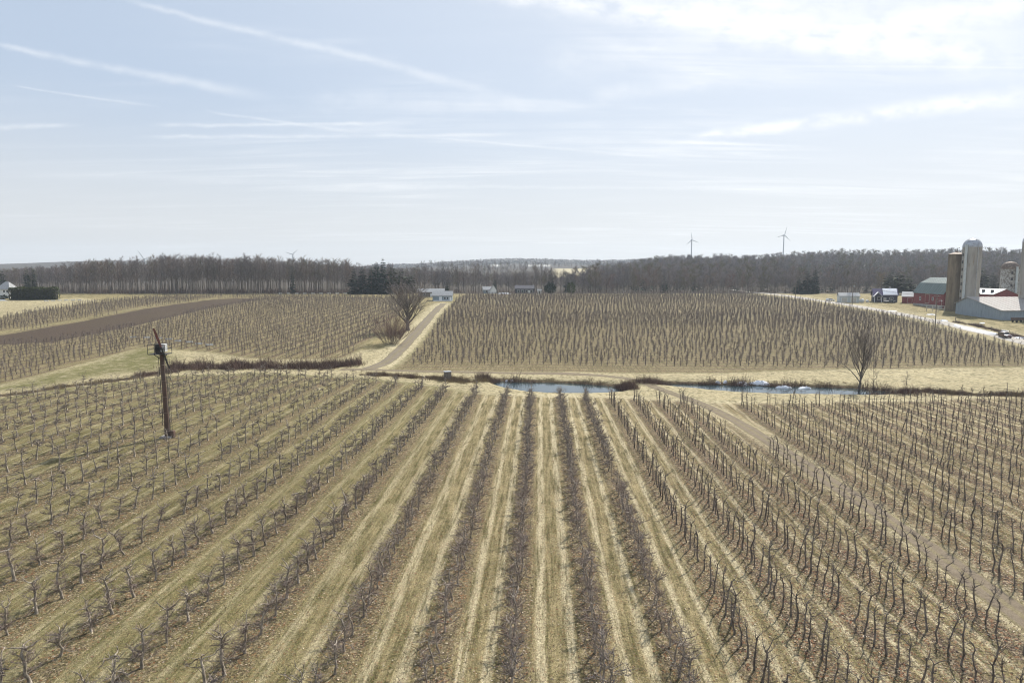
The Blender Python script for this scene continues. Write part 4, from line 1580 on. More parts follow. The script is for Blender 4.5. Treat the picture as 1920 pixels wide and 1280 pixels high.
def build_woods():
    rs = np.random.RandomState(31)
    items = []
    W1B = lambda px: np.interp(px, [-250, 0, 110, 140, 660], [560, 540, 500, 452, 450])
    W1H = lambda px: np.interp(px, [-250, 0, 100, 240, 330, 450, 640, 700], [0.70, 0.72, 0.80, 0.96, 1.05, 1.02, 0.93, 0.9])
    px = -12.0
    edge = []
    while px < 655:
        d = W1B(px) + rs.uniform(0, 10)
        edge.append((px, d))
        px += rs.uniform(4.0, 7.5)
    for px, d in edge:
        p = at(px, d)
        s = W1H(px) * rs.uniform(0.92, 1.06)
        place(WOOD[rs.randint(8)], 'woodland_tree', 'tall bare grey tree along the front edge of the left woodland', 'tree', on(p), rs.uniform(0, 6.28), (s, s, s * rs.uniform(0.95, 1.05)), 'trees along the left woodland edge')
    for _ in range(930):
        px = rs.uniform(-260, 665)
        d = W1B(px) + 10 + rs.uniform(0, 1) ** 1.2 * 105
        p = at(px, d)
        s = W1H(px) * rs.uniform(0.82, 1.08)
        items.append((WLO[rs.randint(6)], *on(p), rs.uniform(0, 6.28), s, s, 0, 0))
    for px_ in (366, 371, 376, 381, 386):
        p = at(px_, 472 + rs.uniform(0, 8))
        items.append((WLO[rs.randint(6)], *on(p), rs.uniform(0, 6.28), 1.05, 1.04, 0, 0))
    for _ in range(600):
        px = rs.uniform(-100, 655)
        p = at(px, W1B(px) + rs.uniform(2, 30))
        s = rs.uniform(0.6, 1.2)
        items.append((SCRUB[rs.randint(3)], *on(p), rs.uniform(0, 6.28), s, s, 0, 0))
    # the middle: thinner wood round the houses
    for k in range(62):
        px = 650 + (1130 - 650) * (k + rs.rand()) / 62
        d = rs.uniform(478, 520)
        p = at(px, d)
        s = rs.uniform(0.72, 0.98) * (0.92 if px > 900 else 1.0) * (0.85 if 1040 < px < 1130 else 1)
        place((OPEN_[rs.randint(5)] if rs.rand() < 0.6 else WOOD[rs.randint(8)]), 'woodland_tree', 'bare grey brown tree in the thin wood behind the middle houses', 'tree', on(p), rs.uniform(0, 6.28), (s, s, s * rs.uniform(0.85, 1.1)), 'trees behind the middle houses')
    for _ in range(520):
        px = rs.uniform(640, 1160)
        d = rs.uniform(500, 660)
        p = at(px, d)
        s = rs.uniform(0.62, 0.86) * np.interp(px, [640, 800, 870, 1000, 1160], [1.1, 1.0, 0.86, 0.80, 0.86])
        pr = (WLO if rs.rand() < 0.6 else OLO)[rs.randint(6)]
        s *= 1.25 if pr in OLO else 1.0
        items.append((pr, *on(p), rs.uniform(0, 6.28), s, s, 0, 0))
    for _ in range(90):
        px = rs.uniform(850, 1500)
        p = at(px, rs.uniform(462, 490))
        s = rs.uniform(0.6, 1.1)
        items.append((SCRUB[rs.randint(3)], *on(p), rs.uniform(0, 6.28), s, s, 0, 0))
    # right: front edge, then the wooded ridge
    for k in range(64):
        px = 1125 + (1935 - 1125) * (k + rs.rand()) / 64
        d = rs.uniform(468, 500)
        p = at(px, d)
        s = rs.uniform(0.52, 0.80)
        place(OPEN_[rs.randint(5)], 'woodland_tree', 'bare brown tree along the front of the right hand wooded slope', 'tree', on(p), rs.uniform(0, 6.28), (s, s, s * rs.uniform(0.85, 1.15)), 'trees along the foot of the wooded ridge')
    d = 478.0
    while d < 1010:
        step = 8.0
        wpx = step * F_PX / d * 1.05
        px = 1110 - max(0, 60 - (d - 480) * 0.4) + rs.rand() * wpx
        lim = 2350
        while px < lim:
            if px > 1090 + max(0, (d - 640)) * 0.30 or rs.rand() < 0.2:
                dd = d + rs.uniform(-0.5, 0.5) * step
                p = at(px, dd)
                r_ = rs.rand()
                pine_zone = (1470 < px < 1720 and 600 < d < 800 and rs.rand() < 0.8) or (1180 < px < 1330 and 560 < d < 640 and rs.rand() < 0.3) or (rs.rand() < 0.07)
                if pine_zone:
                    pr, s = CLO[rs.randint(3)], rs.uniform(0.75, 1.1)
                elif r_ < 0.10:
                    pr, s = ORLO[rs.randint(3)], rs.uniform(0.7, 1.0)
                elif r_ < 0.86:
                    pr, s = OLO[rs.randint(6)], rs.uniform(0.62, 1.25)
                else:
                    pr, s = WLO[rs.randint(6)], rs.uniform(0.6, 0.85)
                items.append((pr, *on(p), rs.uniform(0, 6.28), s, s, 0, 0))
            px += wpx * rs.uniform(0.6, 1.4)
        d += step
    # far hills
    for _ in range(2600):
        d = rs.uniform(2560, 3200)
        px = rs.uniform(700, 2100)
        p = at(px, d)
        s = rs.uniform(0.8, 1.3)
        items.append((FARW[rs.randint(3)], *on(p), rs.uniform(0, 6.28), s * 2.2, s, 0, 0))
    for _ in range(500):
        d = rs.uniform(1020, 2100)
        px = rs.uniform(790, 1200)
        a = (px - 960) / F_PX
        if 0.05 < a < 0.132 and 930 < d < 1740:
            continue
        p = at(px, d)
        s = rs.uniform(0.6, 0.9)
        items.append(((OLO + WLO)[rs.randint(12)], *on(p), rs.uniform(0, 6.28), s, s, 0, 0))
    print('woods', len(items))
    mass('woods', items, 'bare woods behind the orchards and over the far ridge', 'woods')


FARW = [Proto(leafy(795 + i, 12, 5.0, 26, 4.2), M['wood_bark'], M['wood_twig']) for i in range(3)]
build_woods()

# dark evergreens left of the middle, and single ones
for k, (px, d, h, w, lab) in enumerate([(664, 446, 0.86, 1.25, 'leftmost dark spruce of the evergreen clump'),
                                        (680, 452, 0.93, 1.25, 'second dark spruce from the left in the evergreen clump'),
                                        (697, 446, 0.88, 1.3, 'third dark spruce from the left in the evergreen clump'),
                                        (719, 452, 1.22, 1.3, 'tallest dark spruce rising from the evergreen clump'),
                                        (707, 458, 1.10, 1.2, 'dark spruce just left of the tallest spruce in the clump'),
                                        (736, 450, 0.88, 1.4, 'dark evergreen just right of the tallest spruce'),
                                        (752, 446, 0.78, 1.4, 'lower dark evergreen behind the broad bare tree'),
                                        (769, 444, 0.68, 1.2, 'rightmost and lightest green evergreen of the clump')]):
    pr = (PIN if k in (5, 6, 7) else SPR)[k % 3]
    hh = 1.1 * h * (18 / 15 if pr in PIN else 1)
    place(pr, 'conifer', lab, 'tree', on(at(px, d)), k * 1.7, (w, w, hh), 'evergreens in the clump behind the left field')
place(THIN, 'conifer', 'narrow dark spruce standing alone against the left woodland', 'tree', on(at(549, 446)), 0.4, (0.9, 0.9, 0.98))
place(PIN[0], 'conifer', 'dark pine behind the long clipped hedge at far left', 'tree', on(at(52, 520)), 0.7, (0.85, 0.85, 1.15))
place(PIN[1], 'conifer', 'ragged pine top leaning right beside the dark pine at far left', 'tree', on(at(64, 530)), 1.7, (0.8, 0.6, 1.3))
place(PIN[2], 'conifer', 'dark evergreen behind the white house at the far left edge', 'tree', on(at(6, 530)), 1.7, (0.9, 0.9, 1.1))
place(SPR[1], 'conifer', 'slim dark spruce behind the small middle house', 'tree', on(at(928, 476)), 0.2, (0.6, 0.6, 0.55))
place(SPR[2], 'conifer', 'tall blue green spruce in the wood right of the big bare tree', 'tree', on(at(1033, 500)), 0.2, (0.85, 0.85, 1.0))
place(SPR[0], 'conifer', 'dark spruce behind the rounded cedar in the middle distance', 'tree', on(at(1063, 495)), 1.2, (0.7, 0.7, 0.72))
place(SPR[0], 'conifer', 'small dark spruce behind the grey roofed farm building', 'tree', on(at(838, 450)), 1.2, (0.45, 0.45, 0.5))
_ced = Proto(leafy(620, 8.2, 3.1, 900, 0.8), M['dark_bark'], M['hedge_leaf'])
_ced2 = Proto(leafy(621, 7.5, 4.4, 900, 0.9), M['dark_bark'], M['needle'])
place(_ced, 'cedar', 'dense rounded green cedar at the back of the right orchard', 'tree', on(at(1071, 442)), 0.2, (0.92, 0.92, 1.0))
place(_ced2, 'cedar', 'dark spreading evergreen left of the rounded green cedar', 'tree', on(at(1031, 450)), 0.2, 0.95)
place(OPEN_[0], 'bare_tree', 'large spreading bare tree over the small white hut', 'tree', on(at(1004, 452)), 0.8, (1.0, 1.0, 0.95))
place(OPEN_[1], 'bare_tree', 'tall pale bare tree left of the small middle house', 'tree', on(at(893, 474)), 2.8, (0.85, 0.85, 1.0))
place(OPEN_[3], 'bare_tree', 'large bare tree beside the pale garage and utility pole', 'tree', on(at(1600, 366)), 1.8, (0.92, 0.92, 0.95))
_wil = Proto(bare_tree(630, 13, 5.6, 0.3, 0.2, 18, 6, 6, 2.0, 0.03, rise=(0.3, 1.2), sides=5), M['wood_bark'], M['willow_twig'])
_ora = Proto(bare_tree(631, 12, 5.6, 0.3, 0.2, 18, 6, 6, 1.8, 0.03, rise=(0.5, 1.4), sides=5), M['wood_bark'], M['red_twig'])
place(_wil, 'willow', 'yellowish bare willow crown on the wooded slope below the left turbine', 'tree', on(at(1337, 520)), 0.4, 1.0)
place(_ora, 'bare_tree', 'orange tinged bare tree left of the yellowish willow', 'tree', on(at(1270, 500)), 0.4, 1.05)
place(_ora, 'bare_tree', 'reddish round bare tree in the middle of the slope foot', 'tree', on(at(1212, 470)), 1.4, 0.75)
place(_wil, 'willow', 'pale yellow green tree between the house and the dark pines', 'tree', on(at(1652, 452)), 1.4, 1.0)
for k, (px, d, s, w, lab) in enumerate([(1513, 452, 0.88, 1.2, 'dark spruce behind the guyed utility pole'),
                                        (1528, 458, 0.95, 1.1, 'tall dark spruce right of the guyed utility pole'),
                                        (1497, 456, 0.62, 1.1, 'low dark evergreen just left of the guyed utility pole'),
                                        (1668, 436, 0.98, 1.4, 'dark pine left of the red barn, nearest the house'),
                                        (1685, 440, 0.98, 1.4, 'dark pine directly behind the small red shed'),
                                        (1703, 446, 0.82, 1.3, 'dark pine behind the green barn roof'),
                                        (1842, 470, 1.1, 1.2, 'dark pine on the slope right of the tall grey silo'),
                                        (1860, 480, 1.0, 1.2, 'dark pine on the slope left of the mottled silo')]):
    pr = (PIN if k >= 3 else SPR)[k % 3]
    place(pr, 'conifer', lab, 'tree', on(at(px, d)), k * 1.1, (w, w, s))


def build_hedge():
    g = TG(640)
    rs = g.rs
    L, D, H = 26.5, 4.0, 6.4
    for i in range(5200):
        f = rs.rand()
        x = (f - 0.5) * L
        endf = min(1.0, (0.5 - abs(f - 0.5)) * L / 1.8 + 0.35)
        face = rs.rand()
        hh = (H + 0.25 * sin(x * 1.9) + 0.2 * sin(x * 0.7)) * (0.75 + 0.25 * endf)
        if face < 0.68:
            p = np.array([x, (-1 if face < 0.5 else 1) * D / 2 * endf * rs.uniform(0.85, 1.05), rs.uniform(0, hh)])
        else:
            p = np.array([x, rs.uniform(-0.5, 0.5) * D * endf, hh * rs.uniform(0.95, 1.02)])
        v = np.array([rs.randn() * 0.5, p[1], rs.uniform(-0.2, 1.2)])
        g.sliver(p, v, rs.uniform(0.5, 0.95), rs.uniform(0.16, 0.3))
    V, F, K = g.arrays()
    p = on(at(65, 378, 560))
    e = empty('hedge', p, 0.02, 'long clipped dark green hedge beside the white house', 'hedge')
    link('foliage', tri_mesh('foliage', V, F, [M['hedge_leaf']]), e)
    MB().box(-L / 2 + 1, L / 2 - 1, -D / 2 + 0.9, D / 2 - 0.9, -0.3, H - 0.9).build('trunk', M['door_dark'], e)  # solid dark box filling the hedge behind its leaves, not a real trunk


build_hedge()
place(_ced2, 'shrub', 'low rounded dark shrub in front of the white house at far left', 'shrub', on(at(4, 380, 560)), 0.2, (0.75, 0.6, 0.30))
print('tris', TRI_TOTAL)

# ------------------------------------------------------------------ buildings


def building(name, label, cat, loc, rz, L, outline, wall, roof, windows=(), doors=(), over=0.35, thick=0.14, group=None, base=-0.8, roof_parts=None, frame='white_paint', sheets=0):
    """a long house: outline = gable profile [(y, z)...] from front eave over the ridge to the back eave; runs along local X from 0 to L; the front is -Y"""
    e = empty(name, loc, rz, label, cat, group)
    prof = [(outline[0][0], base)] + list(outline) + [(outline[-1][0], base)]
    mb = MB()
    mb.prism(prof, 'x', 0, L)
    mb.build('wall', M[wall], e)
    segs = list(zip(outline[:-1], outline[1:]))
    roofs = []
    for i, ((y0, z0), (y1, z1)) in enumerate(segs):
        l = sqrt((y1 - y0) ** 2 + (z1 - z0) ** 2)
        uy, uz = (y1 - y0) / l, (z1 - z0) / l
        ny, nz = -uz, uy
        a = over if i == 0 else 0.0
        b = over if i == len(segs) - 1 else 0.0
        p0 = (y0 - uy * a, z0 - uz * a)
        p1 = (y1 + uy * b, z1 + uz * b)
        if nz < 0:
            ny, nz = -ny, -nz
        off = 0.01
        q = [(p0[0] + ny * off, p0[1] + nz * off), (p1[0] + ny * off, p1[1] + nz * off), (p1[0] + ny * (off + thick), p1[1] + nz * (off + thick)), (p0[0] + ny * (off + thick), p0[1] + nz * (off + thick))]
        mt = roof if roof_parts is None else roof_parts[i]
        rb = MB()
        rb.prism(q, 'x', -over, L + over)
        ro = rb.build('roof', M[mt], e)
        roofs.append(ro)
        if sheets:      # raised seams between the roof sheets
            sb = MB()
            n = int(L / sheets)
            for k in range(n + 1):
                x = k * L / n
                t0, t1 = off + thick, off + thick + 0.07
                sb.prism([(p0[0] + ny * t0, p0[1] + nz * t0), (p1[0] + ny * t0, p1[1] + nz * t0), (p1[0] + ny * t1, p1[1] + nz * t1), (p0[0] + ny * t1, p0[1] + nz * t1)], 'x', x - 0.04, x + 0.04)
            sb.build('roof_seam', M[mt], ro)

    def panel(nm, face, u, z, w, h, mt, proud, frame_mt=None):
        """a panel with its own thickness on a wall: face 'front' (u along X) or 'left'/'right' (u along Y)"""
        def bx(m, u0, u1, z0, z1, d):
            if face == 'front':
                y = outline[0][0]
                m.box(u0, u1, y - d, y + 0.02, z0, z1)
            elif face == 'back':
                y = outline[-1][0]
                m.box(u0, u1, y - 0.02, y + d, z0, z1)
            elif face == 'left':
                m.box(-d, 0.02, u0, u1, z0, z1)
            else:
                m.box(L - 0.02, L + d, u0, u1, z0, z1)
        if frame_mt:
            fm = MB()
            t = 0.12
            bx(fm, u - w / 2 - t, u + w / 2 + t, z - t, z, proud + 0.03)
            bx(fm, u - w / 2 - t, u + w / 2 + t, z + h, z + h + t, proud + 0.03)
            bx(fm, u - w / 2 - t, u - w / 2, z + 0.001, z + h - 0.001, proud + 0.025)
            bx(fm, u + w / 2, u + w / 2 + t, z + 0.001, z + h - 0.001, proud + 0.025)
            f = fm.build(nm, M[frame_mt], e)
            pm = MB()
            bx(pm, u - w / 2, u + w / 2, z, z + h, proud)
            pm.build('pane' if nm == 'window' else 'leaf', M[mt], f)
            return f
        pm = MB()
        bx(pm, u - w / 2, u + w / 2, z, z + h, proud)
        return pm.build(nm, M[mt], e)
    for (face, u, z, w, h) in windows:
        panel('window', face, u, z, w, h, 'glass', 0.05, frame)
    for d in doors:
        face, u, z, w, h, mt = d[:6]
        panel('door', face, u, z, w, h, mt, 0.07, d[6] if len(d) > 6 else None)
    return e, roofs


# red gambrel barn: runs along the road, its side to the orchard
bx_, by_ = G(1712, 571)
BARN_L = 25.0
BX, BY = bx_, by_
e, _ = building('barn', 'red wooden barn with a green gambrel roof behind the silos', 'barn', (BX, BY, Z(BX, BY - 16) - 0.2), -pi / 2 - 0.03, BARN_L,
                [(0, 7.0), (3.1, 11.6), (8.0, 14.2), (12.9, 11.6), (16.0, 7.0)], 'barn_red', 'green_roof',
                windows=[('front', 16.5, 3.6, 1.2, 1.4), ('front', 6.0, 3.4, 1.2, 1.4)],
                doors=[('front', 21.5, 0.2, 4.4, 4.0, 'barn_red', 'cream_wall'), ('front', 12.0, 2.2, 3.2, 4.2, 'barn_red', 'cream_wall'), ('right', 8.0, 0.1, 4.0, 4.2, 'barn_red', 'cream_wall')],
                over=0.5, roof_parts=None, sheets=1.8)
MB().box(0.3, BARN_L - 0.3, -0.25, 0.0, -0.8, 1.6).build('foundation', M['foundation'], e)

# small red shed with a white roof
sx, sy = G(1691, 568)
building('shed', 'small red shed with a white roof left of the barn', 'shed', (sx, sy, Z(sx, sy)), -0.55, 6.5,
         [(0, 3.4), (3.2, 5.6), (6.4, 3.4)], 'barn_red', 'white_roof', doors=[('left', 2.6, 0.05, 2.2, 2.6, 'pale_siding'), ('front', 3.4, 0.05, 2.0, 2.4, 'barn_red', 'cream_wall')], windows=[])
# house with snow on the roof
hx, hy = G(1638, 566)
e, roofs = building('house', 'dark house with a purple roof half covered in snow', 'house', (hx, hy, Z(hx, hy)), -0.35, 11.0,
                    [(0, 3.6), (4.2, 6.8), (8.4, 3.6)], 'dark_siding', 'purple_roof', windows=[('front', 2.4, 1.2, 1.4, 1.3), ('front', 8.2, 1.2, 1.4, 1.3), ('left', 4.2, 3.5, 1.0, 1.2)],
                    doors=[('front', 5.2, 0.0, 1.1, 2.1, 'cream_wall', 'white_paint')], over=0.5)
gp = MB()
gp.prism([(-0.2, 2.9), (1.7, 4.9), (3.6, 2.9)], 'y', -2.4, 1.6)
gp.build('porch_gable', M['dark_siding'], e)
gr_ = MB()
for s0, s1 in (((-0.55, 2.72), (1.7, 5.1)), ((1.7, 5.1), (3.95, 2.72))):
    gr_.prism([s0, s1, (s1[0], s1[1] + 0.16), (s0[0], s0[1] + 0.16)], 'y', -2.7, 1.7)
gr_.build('porch_roof', M['white_paint'], e)
for xx in (0.1, 3.3):
    MB().box(xx - 0.12, xx + 0.12, -2.3, -2.06, -0.4, 2.9).build('porch_post', M['white_paint'], e)
sn = MB()
sn.prism([(-0.3, 3.66), (2.2, 5.6), (3.9, 6.88), (3.8, 7.05), (2.1, 5.9), (-0.3, 4.0)], 'x', 4.3, 10.9)
sn.build('snow_cover', M['snow'], e)
MB().box(7.6, 8.4, 4.6, 5.4, 5.0, 7.9).build('chimney', M['foundation'], e)
# pale garage
gx, gy = G(1574, 567)
building('garage', 'pale low garage partly hidden by the big bare roadside tree', 'garage', (gx, gy, Z(gx, gy)), -0.25, 9.5, [(0, 3.4), (3.2, 4.9), (6.4, 3.4)], 'pale_siding', 'grey_roof',
         doors=[('front', 2.3, 0.0, 2.7, 2.5, 'cream_wall', 'white_paint'), ('front', 6.6, 0.0, 2.7, 2.5, 'cream_wall', 'white_paint')], windows=[('left', 3.2, 1.3, 1.0, 1.0)])
# blue grey shed with a broad tin roof
tx, ty = G(1877, 600)
e, _ = building('shed', 'long blue grey farm shed with a broad pale tin roof', 'shed', (tx, ty, Z(tx, ty)), 0.02, 46.0, [(0, 3.7), (20.0, 8.2), (27.0, 5.4)], 'blue_board', 'tin_roof',
                doors=[('left', 13.0, 0.0, 3.4, 3.2, 'blue_board', 'blue_board'), ('front', 22.0, 0, 4.0, 3.0, 'blue_board', 'pale_siding')], windows=[], over=0.5, sheets=2.2)
for k in range(14):      # battens of the gable boarding
    y = 1.2 + k * 1.95
    zt = np.interp(y, [0, 20, 27], [3.7, 8.2, 5.4]) - 0.1
    MB().box(-0.05, 0.02, y - 0.06, y + 0.06, -0.6, zt).build('batten', M['blue_board'], e)
# long white-roofed barn behind
wx, wy = at(1864, 338)
e, _ = building('barn', 'long barn with a white roof and red gable behind the tin roofed shed', 'barn', (wx + 12, wy, Z(wx, wy) - 0.2), pi / 2 + 0.02, 32.0, [(0, 5.4), (6.2, 8.0), (12.4, 5.4)], 'barn_red', 'white_roof', doors=[('left', 6.0, 0, 3.4, 3.4, 'barn_red', 'white_paint')], over=0.4)
for k in range(5):
    x = 4 + k * 6.2
    v = MB()
    v.box(x - 0.5, x + 0.5, 9.6, 10.6, 6.3, 7.6)
    v.build('roof_vent', M['door_dark'], e)
# grey roofed buildings at the head of the driveway
kx, ky = G(811, 564.5)
e, _ = building('farm_building', 'low grey roofed building with white doors at the head of the driveway', 'farm building', (kx, ky, Z(kx, ky)), 0.04, 10.5, [(0, 2.9), (3.6, 5.2), (7.2, 2.9)], 'grey_blue', 'grey_roof',
                windows=[('front', 6.6, 1.0, 0.9, 1.1), ('front', 8.0, 1.0, 0.9, 1.1)], doors=[('front', 4.3, 0, 1.3, 2.2, 'white_paint', 'white_paint'), ('front', 9.6, 0, 1.1, 2.2, 'white_paint')])
mb = MB()
mb.box(0.6, 10.2, -2.6, -0.3, 0.0, 0.5)
mb.build('step', M['white_paint'], e)
kx, ky = at(783, 404)
building('farm_building', 'long grey roof of the building behind the driveway buildings', 'farm building', (kx, ky, Z(kx, ky)), 0.03, 15.5, [(0, 2.9), (3.4, 4.7), (6.8, 2.9)], 'weathered', 'grey_roof', windows=[('front', 4, 1.0, 1.2, 1.0)], doors=[('front', 8, 0, 1.2, 2.1, 'white_paint')])
# small houses in the middle distance
kx, ky = at(906, 463)
e, _ = building('house', 'small grey house with a white gable at the edge of the middle wood', 'house', (kx, ky, Z(kx, ky)), 0.1, 8.0, [(0, 2.6), (3.4, 4.6), (6.8, 2.6)], 'grey_blue', 'grey_roof', windows=[('front', 2.4, 1.0, 1.1, 1.1), ('front', 5.6, 1.0, 1.1, 1.1)], doors=[('front', 4.0, 0, 1.0, 2.1, 'white_paint')])
w2 = MB()
w2.prism([(4.6, 2.4), (6.7, 5.6), (8.8, 2.4), (8.8, -0.6), (4.6, -0.6)], 'y', -2.4, 0.0)
w2.build('gable_wing', M['white_paint'], e)
rr = MB()
for s0, s1 in (((4.3, 2.15), (6.7, 5.8)), ((6.7, 5.8), (9.1, 2.15))):
    rr.prism([s0, s1, (s1[0], s1[1] + 0.18), (s0[0], s0[1] + 0.18)], 'y', -2.8, 1.5)
rr.build('wing_roof', M['grey_roof'], e)
kx, ky = at(966, 462)
building('house', 'low dark house with a row of white framed windows in the middle distance', 'house', (kx, ky, Z(kx, ky)), 0.02, 13.0, [(0, 3.3), (4, 5.4), (8, 3.3)], 'dark_siding', 'dark_siding', windows=[('front', 2.2, 0.7, 1.3, 1.7), ('front', 4.9, 0.7, 1.3, 1.7), ('front', 7.6, 0.7, 1.3, 1.7), ('front', 11.0, 0.7, 1.3, 1.7)],
         doors=[('front', 9.3, 0, 1.0, 2.1, 'white_paint', 'white_paint')])
kx, ky = at(1008, 452)
building('hut', 'small white hut under the large spreading bare tree', 'hut', (kx, ky, Z(kx, ky)), 0.02, 2.4, [(0, 2.3), (1.2, 3.1), (2.4, 2.3)], 'white_paint', 'grey_roof', doors=[('front', 1.2, 0, 0.9, 1.9, 'door_dark')])
# white house at the left edge
kx, ky = at(-6, 388, 556)
e = empty('house', (kx, ky, Z(kx, ky)), 0.06, 'white house with a grey hipped roof at the far left edge', 'house')
MB().box(0, 7.0, 0, 8.0, -0.6, 5.2).build('wall', M['white_paint'], e)
rf = MB()
rf.add([(-0.5, -0.5, 5.21), (7.5, -0.5, 5.21), (7.5, 8.5, 5.21), (-0.5, 8.5, 5.21), (2.6, 4.0, 9.4), (4.4, 4.0, 9.4), (-0.5, -0.5, 5.0), (7.5, -0.5, 5.0), (7.5, 8.5, 5.0), (-0.5, 8.5, 5.0)],
       [(0, 1, 5, 4), (1, 2, 5), (2, 3, 4, 5), (3, 0, 4), (0, 6, 7, 1), (1, 7, 8, 2), (2, 8, 9, 3), (3, 9, 6, 0), (9, 8, 7, 6)])
rf.build('roof', M['grey_roof'], e)
for x, z in ((4.2, 1.0), (4.2, 3.4), (5.9, 3.4), (1.5, 3.4), (1.5, 1.0)):
    fm = MB()
    fm.box(x - 0.55, x + 0.55, -0.08, 0.02, z - 0.1, z + 1.3)
    f = fm.build('window', M['white_paint'], e)
    MB().box(x - 0.42, x + 0.42, -0.11, -0.05, z, z + 1.2).build('pane', M['glass'], f)

# silos -------------------------------------------------------------


def silo(label, px, d, py, r, h, wall, dome, dome_h, chute=True, side=0.0, group='silos of the farm', hoops=True, roof_shape='dome'):
    p = at(px, d, py)
    e = empty('silo', (p[0], p[1], Z(*p)), 0, label, 'silo', group)
    MB().lathe([(r + 0.15, -0.8), (r + 0.15, 0.25), (r, 0.26), (r, h)], 40).build('wall', M[wall], e, smooth=True)
    if hoops:
        n = int(h / 1.5)
        hb = MB()
        for k in range(n):
            z = 0.8 + k * (h - 1) / n
            hb.lathe([(r + 0.005, z - 0.06), (r + 0.055, z - 0.03), (r + 0.055, z + 0.03), (r + 0.005, z + 0.06)], 40)
        o = hb.build('hoops', M[wall], e, smooth=True)
        o['kind'] = 'stuff'
    if roof_shape == 'dome':
        prof = [(r + 0.12, h - 0.25), (r + 0.12, h + 0.02)] + [((r + 0.04) * cos(a), h + 0.02 + dome_h * sin(a)) for a in np.linspace(0, pi / 2 - 0.08, 9)]
    else:
        prof = [(r + 0.12, h - 0.2), (r + 0.12, h), (r * 0.2, h + dome_h), (r * 0.18, h + dome_h + 0.3)]
    do = MB().lathe(prof, 40).build('dome', M[dome], e, smooth=True)
    if roof_shape == 'dome':
        sm = MB()
        for k in range(14):
            a0 = 2 * pi * k / 14
            sm.tube([((r + 0.06) * cos(a) * cos(a0), (r + 0.06) * cos(a) * sin(a0), h + 0.03 + dome_h * sin(a)) for a in np.linspace(0.02, pi / 2 - 0.1, 7)], 0.05, 4, cap=False)
        o = sm.build('dome_rib', M[dome], do)
        o['kind'] = 'stuff'
    toward = atan2(-p[1], -p[0]) + side
    ux, uy = cos(toward), sin(toward)
    if chute:
        cx, cy = ux * (r + 0.38), uy * (r + 0.38)
        c = MB().lathe([(0.52, 0.1), (0.52, h + 0.9)], 12, cx, cy).build('chute', M['pale_siding' if wall != 'silo_brown' else wall], e, smooth=True)
        ta = toward - 0.5
        for k in range(int(h / 3.2)):
            z = 2 + k * 3.2
            vx, vy = cos(ta), sin(ta)
            q = MB()
            t_ = np.array([-vy, vx])
            o2 = np.array([vx, vy]) * r
            q.add([(*(o2 * 0.97 - t_ * .42), z), (*(o2 * 0.97 + t_ * .42), z), (*(o2 * 0.97 + t_ * .42), z + 1.3), (*(o2 * 0.97 - t_ * .42), z + 1.3),
                   (*(o2 * 1.02 - t_ * .42), z), (*(o2 * 1.02 + t_ * .42), z), (*(o2 * 1.02 + t_ * .42), z + 1.3), (*(o2 * 1.02 - t_ * .42), z + 1.3)],
                  [(0, 3, 2, 1), (4, 5, 6, 7), (0, 1, 5, 4), (1, 2, 6, 5), (2, 3, 7, 6), (3, 0, 4, 7)])
            q.build('hatch', M['door_dark'], e)
    # filler pipe
    ta = toward + 1.15
    MB().tube([(cos(ta) * (r + 0.2), sin(ta) * (r + 0.2), 0.5), (cos(ta) * (r + 0.2), sin(ta) * (r + 0.2), h + 0.6), (cos(ta) * r * 0.6, sin(ta) * r * 0.6, h + dome_h * 0.85)], 0.11, 6).build('filler_pipe', M['dome_metal'], e, smooth=True)
    return e


silo('tall grey concrete silo with a rounded metal dome, highest in the farm', 1815, 303, 585, 3.7, 28.6, 'silo_conc', 'dome_metal', 3.6, True, -0.55)
e = silo('brown weathered silo with a low cone roof left of the tall grey silo', 1787, 309, 583, 3.2, 25.3, 'silo_brown', 'dome_rust', 1.0, False, 0.0, roof_shape='cone')
MB().tube([(0.6, 0, 26.2), (0.2, 0.3, 27.6), (1.3, 0.2, 28.2)], 0.12, 5).build('spout', M['dark_steel'], e)
for a in (-2.5, -1.9, -1.3):
    MB().box(3.16 * cos(a) - 0.07, 3.16 * cos(a) + 0.07, 3.16 * sin(a) - 0.07, 3.16 * sin(a) + 0.07, 0, 25.2).build('stave_rib', M['silo_brown'], e)
silo('shorter mottled whitish silo with a rusty brown dome', 1890, 352, 560, 4.0, 17.6, 'silo_mottle', 'dome_rust', 3.6, True, 0.75)
silo('tall pale silo cut by the right edge of the photo', 1928, 284, 575, 3.6, 30.5, 'silo_conc', 'dome_metal', 3.4, False)

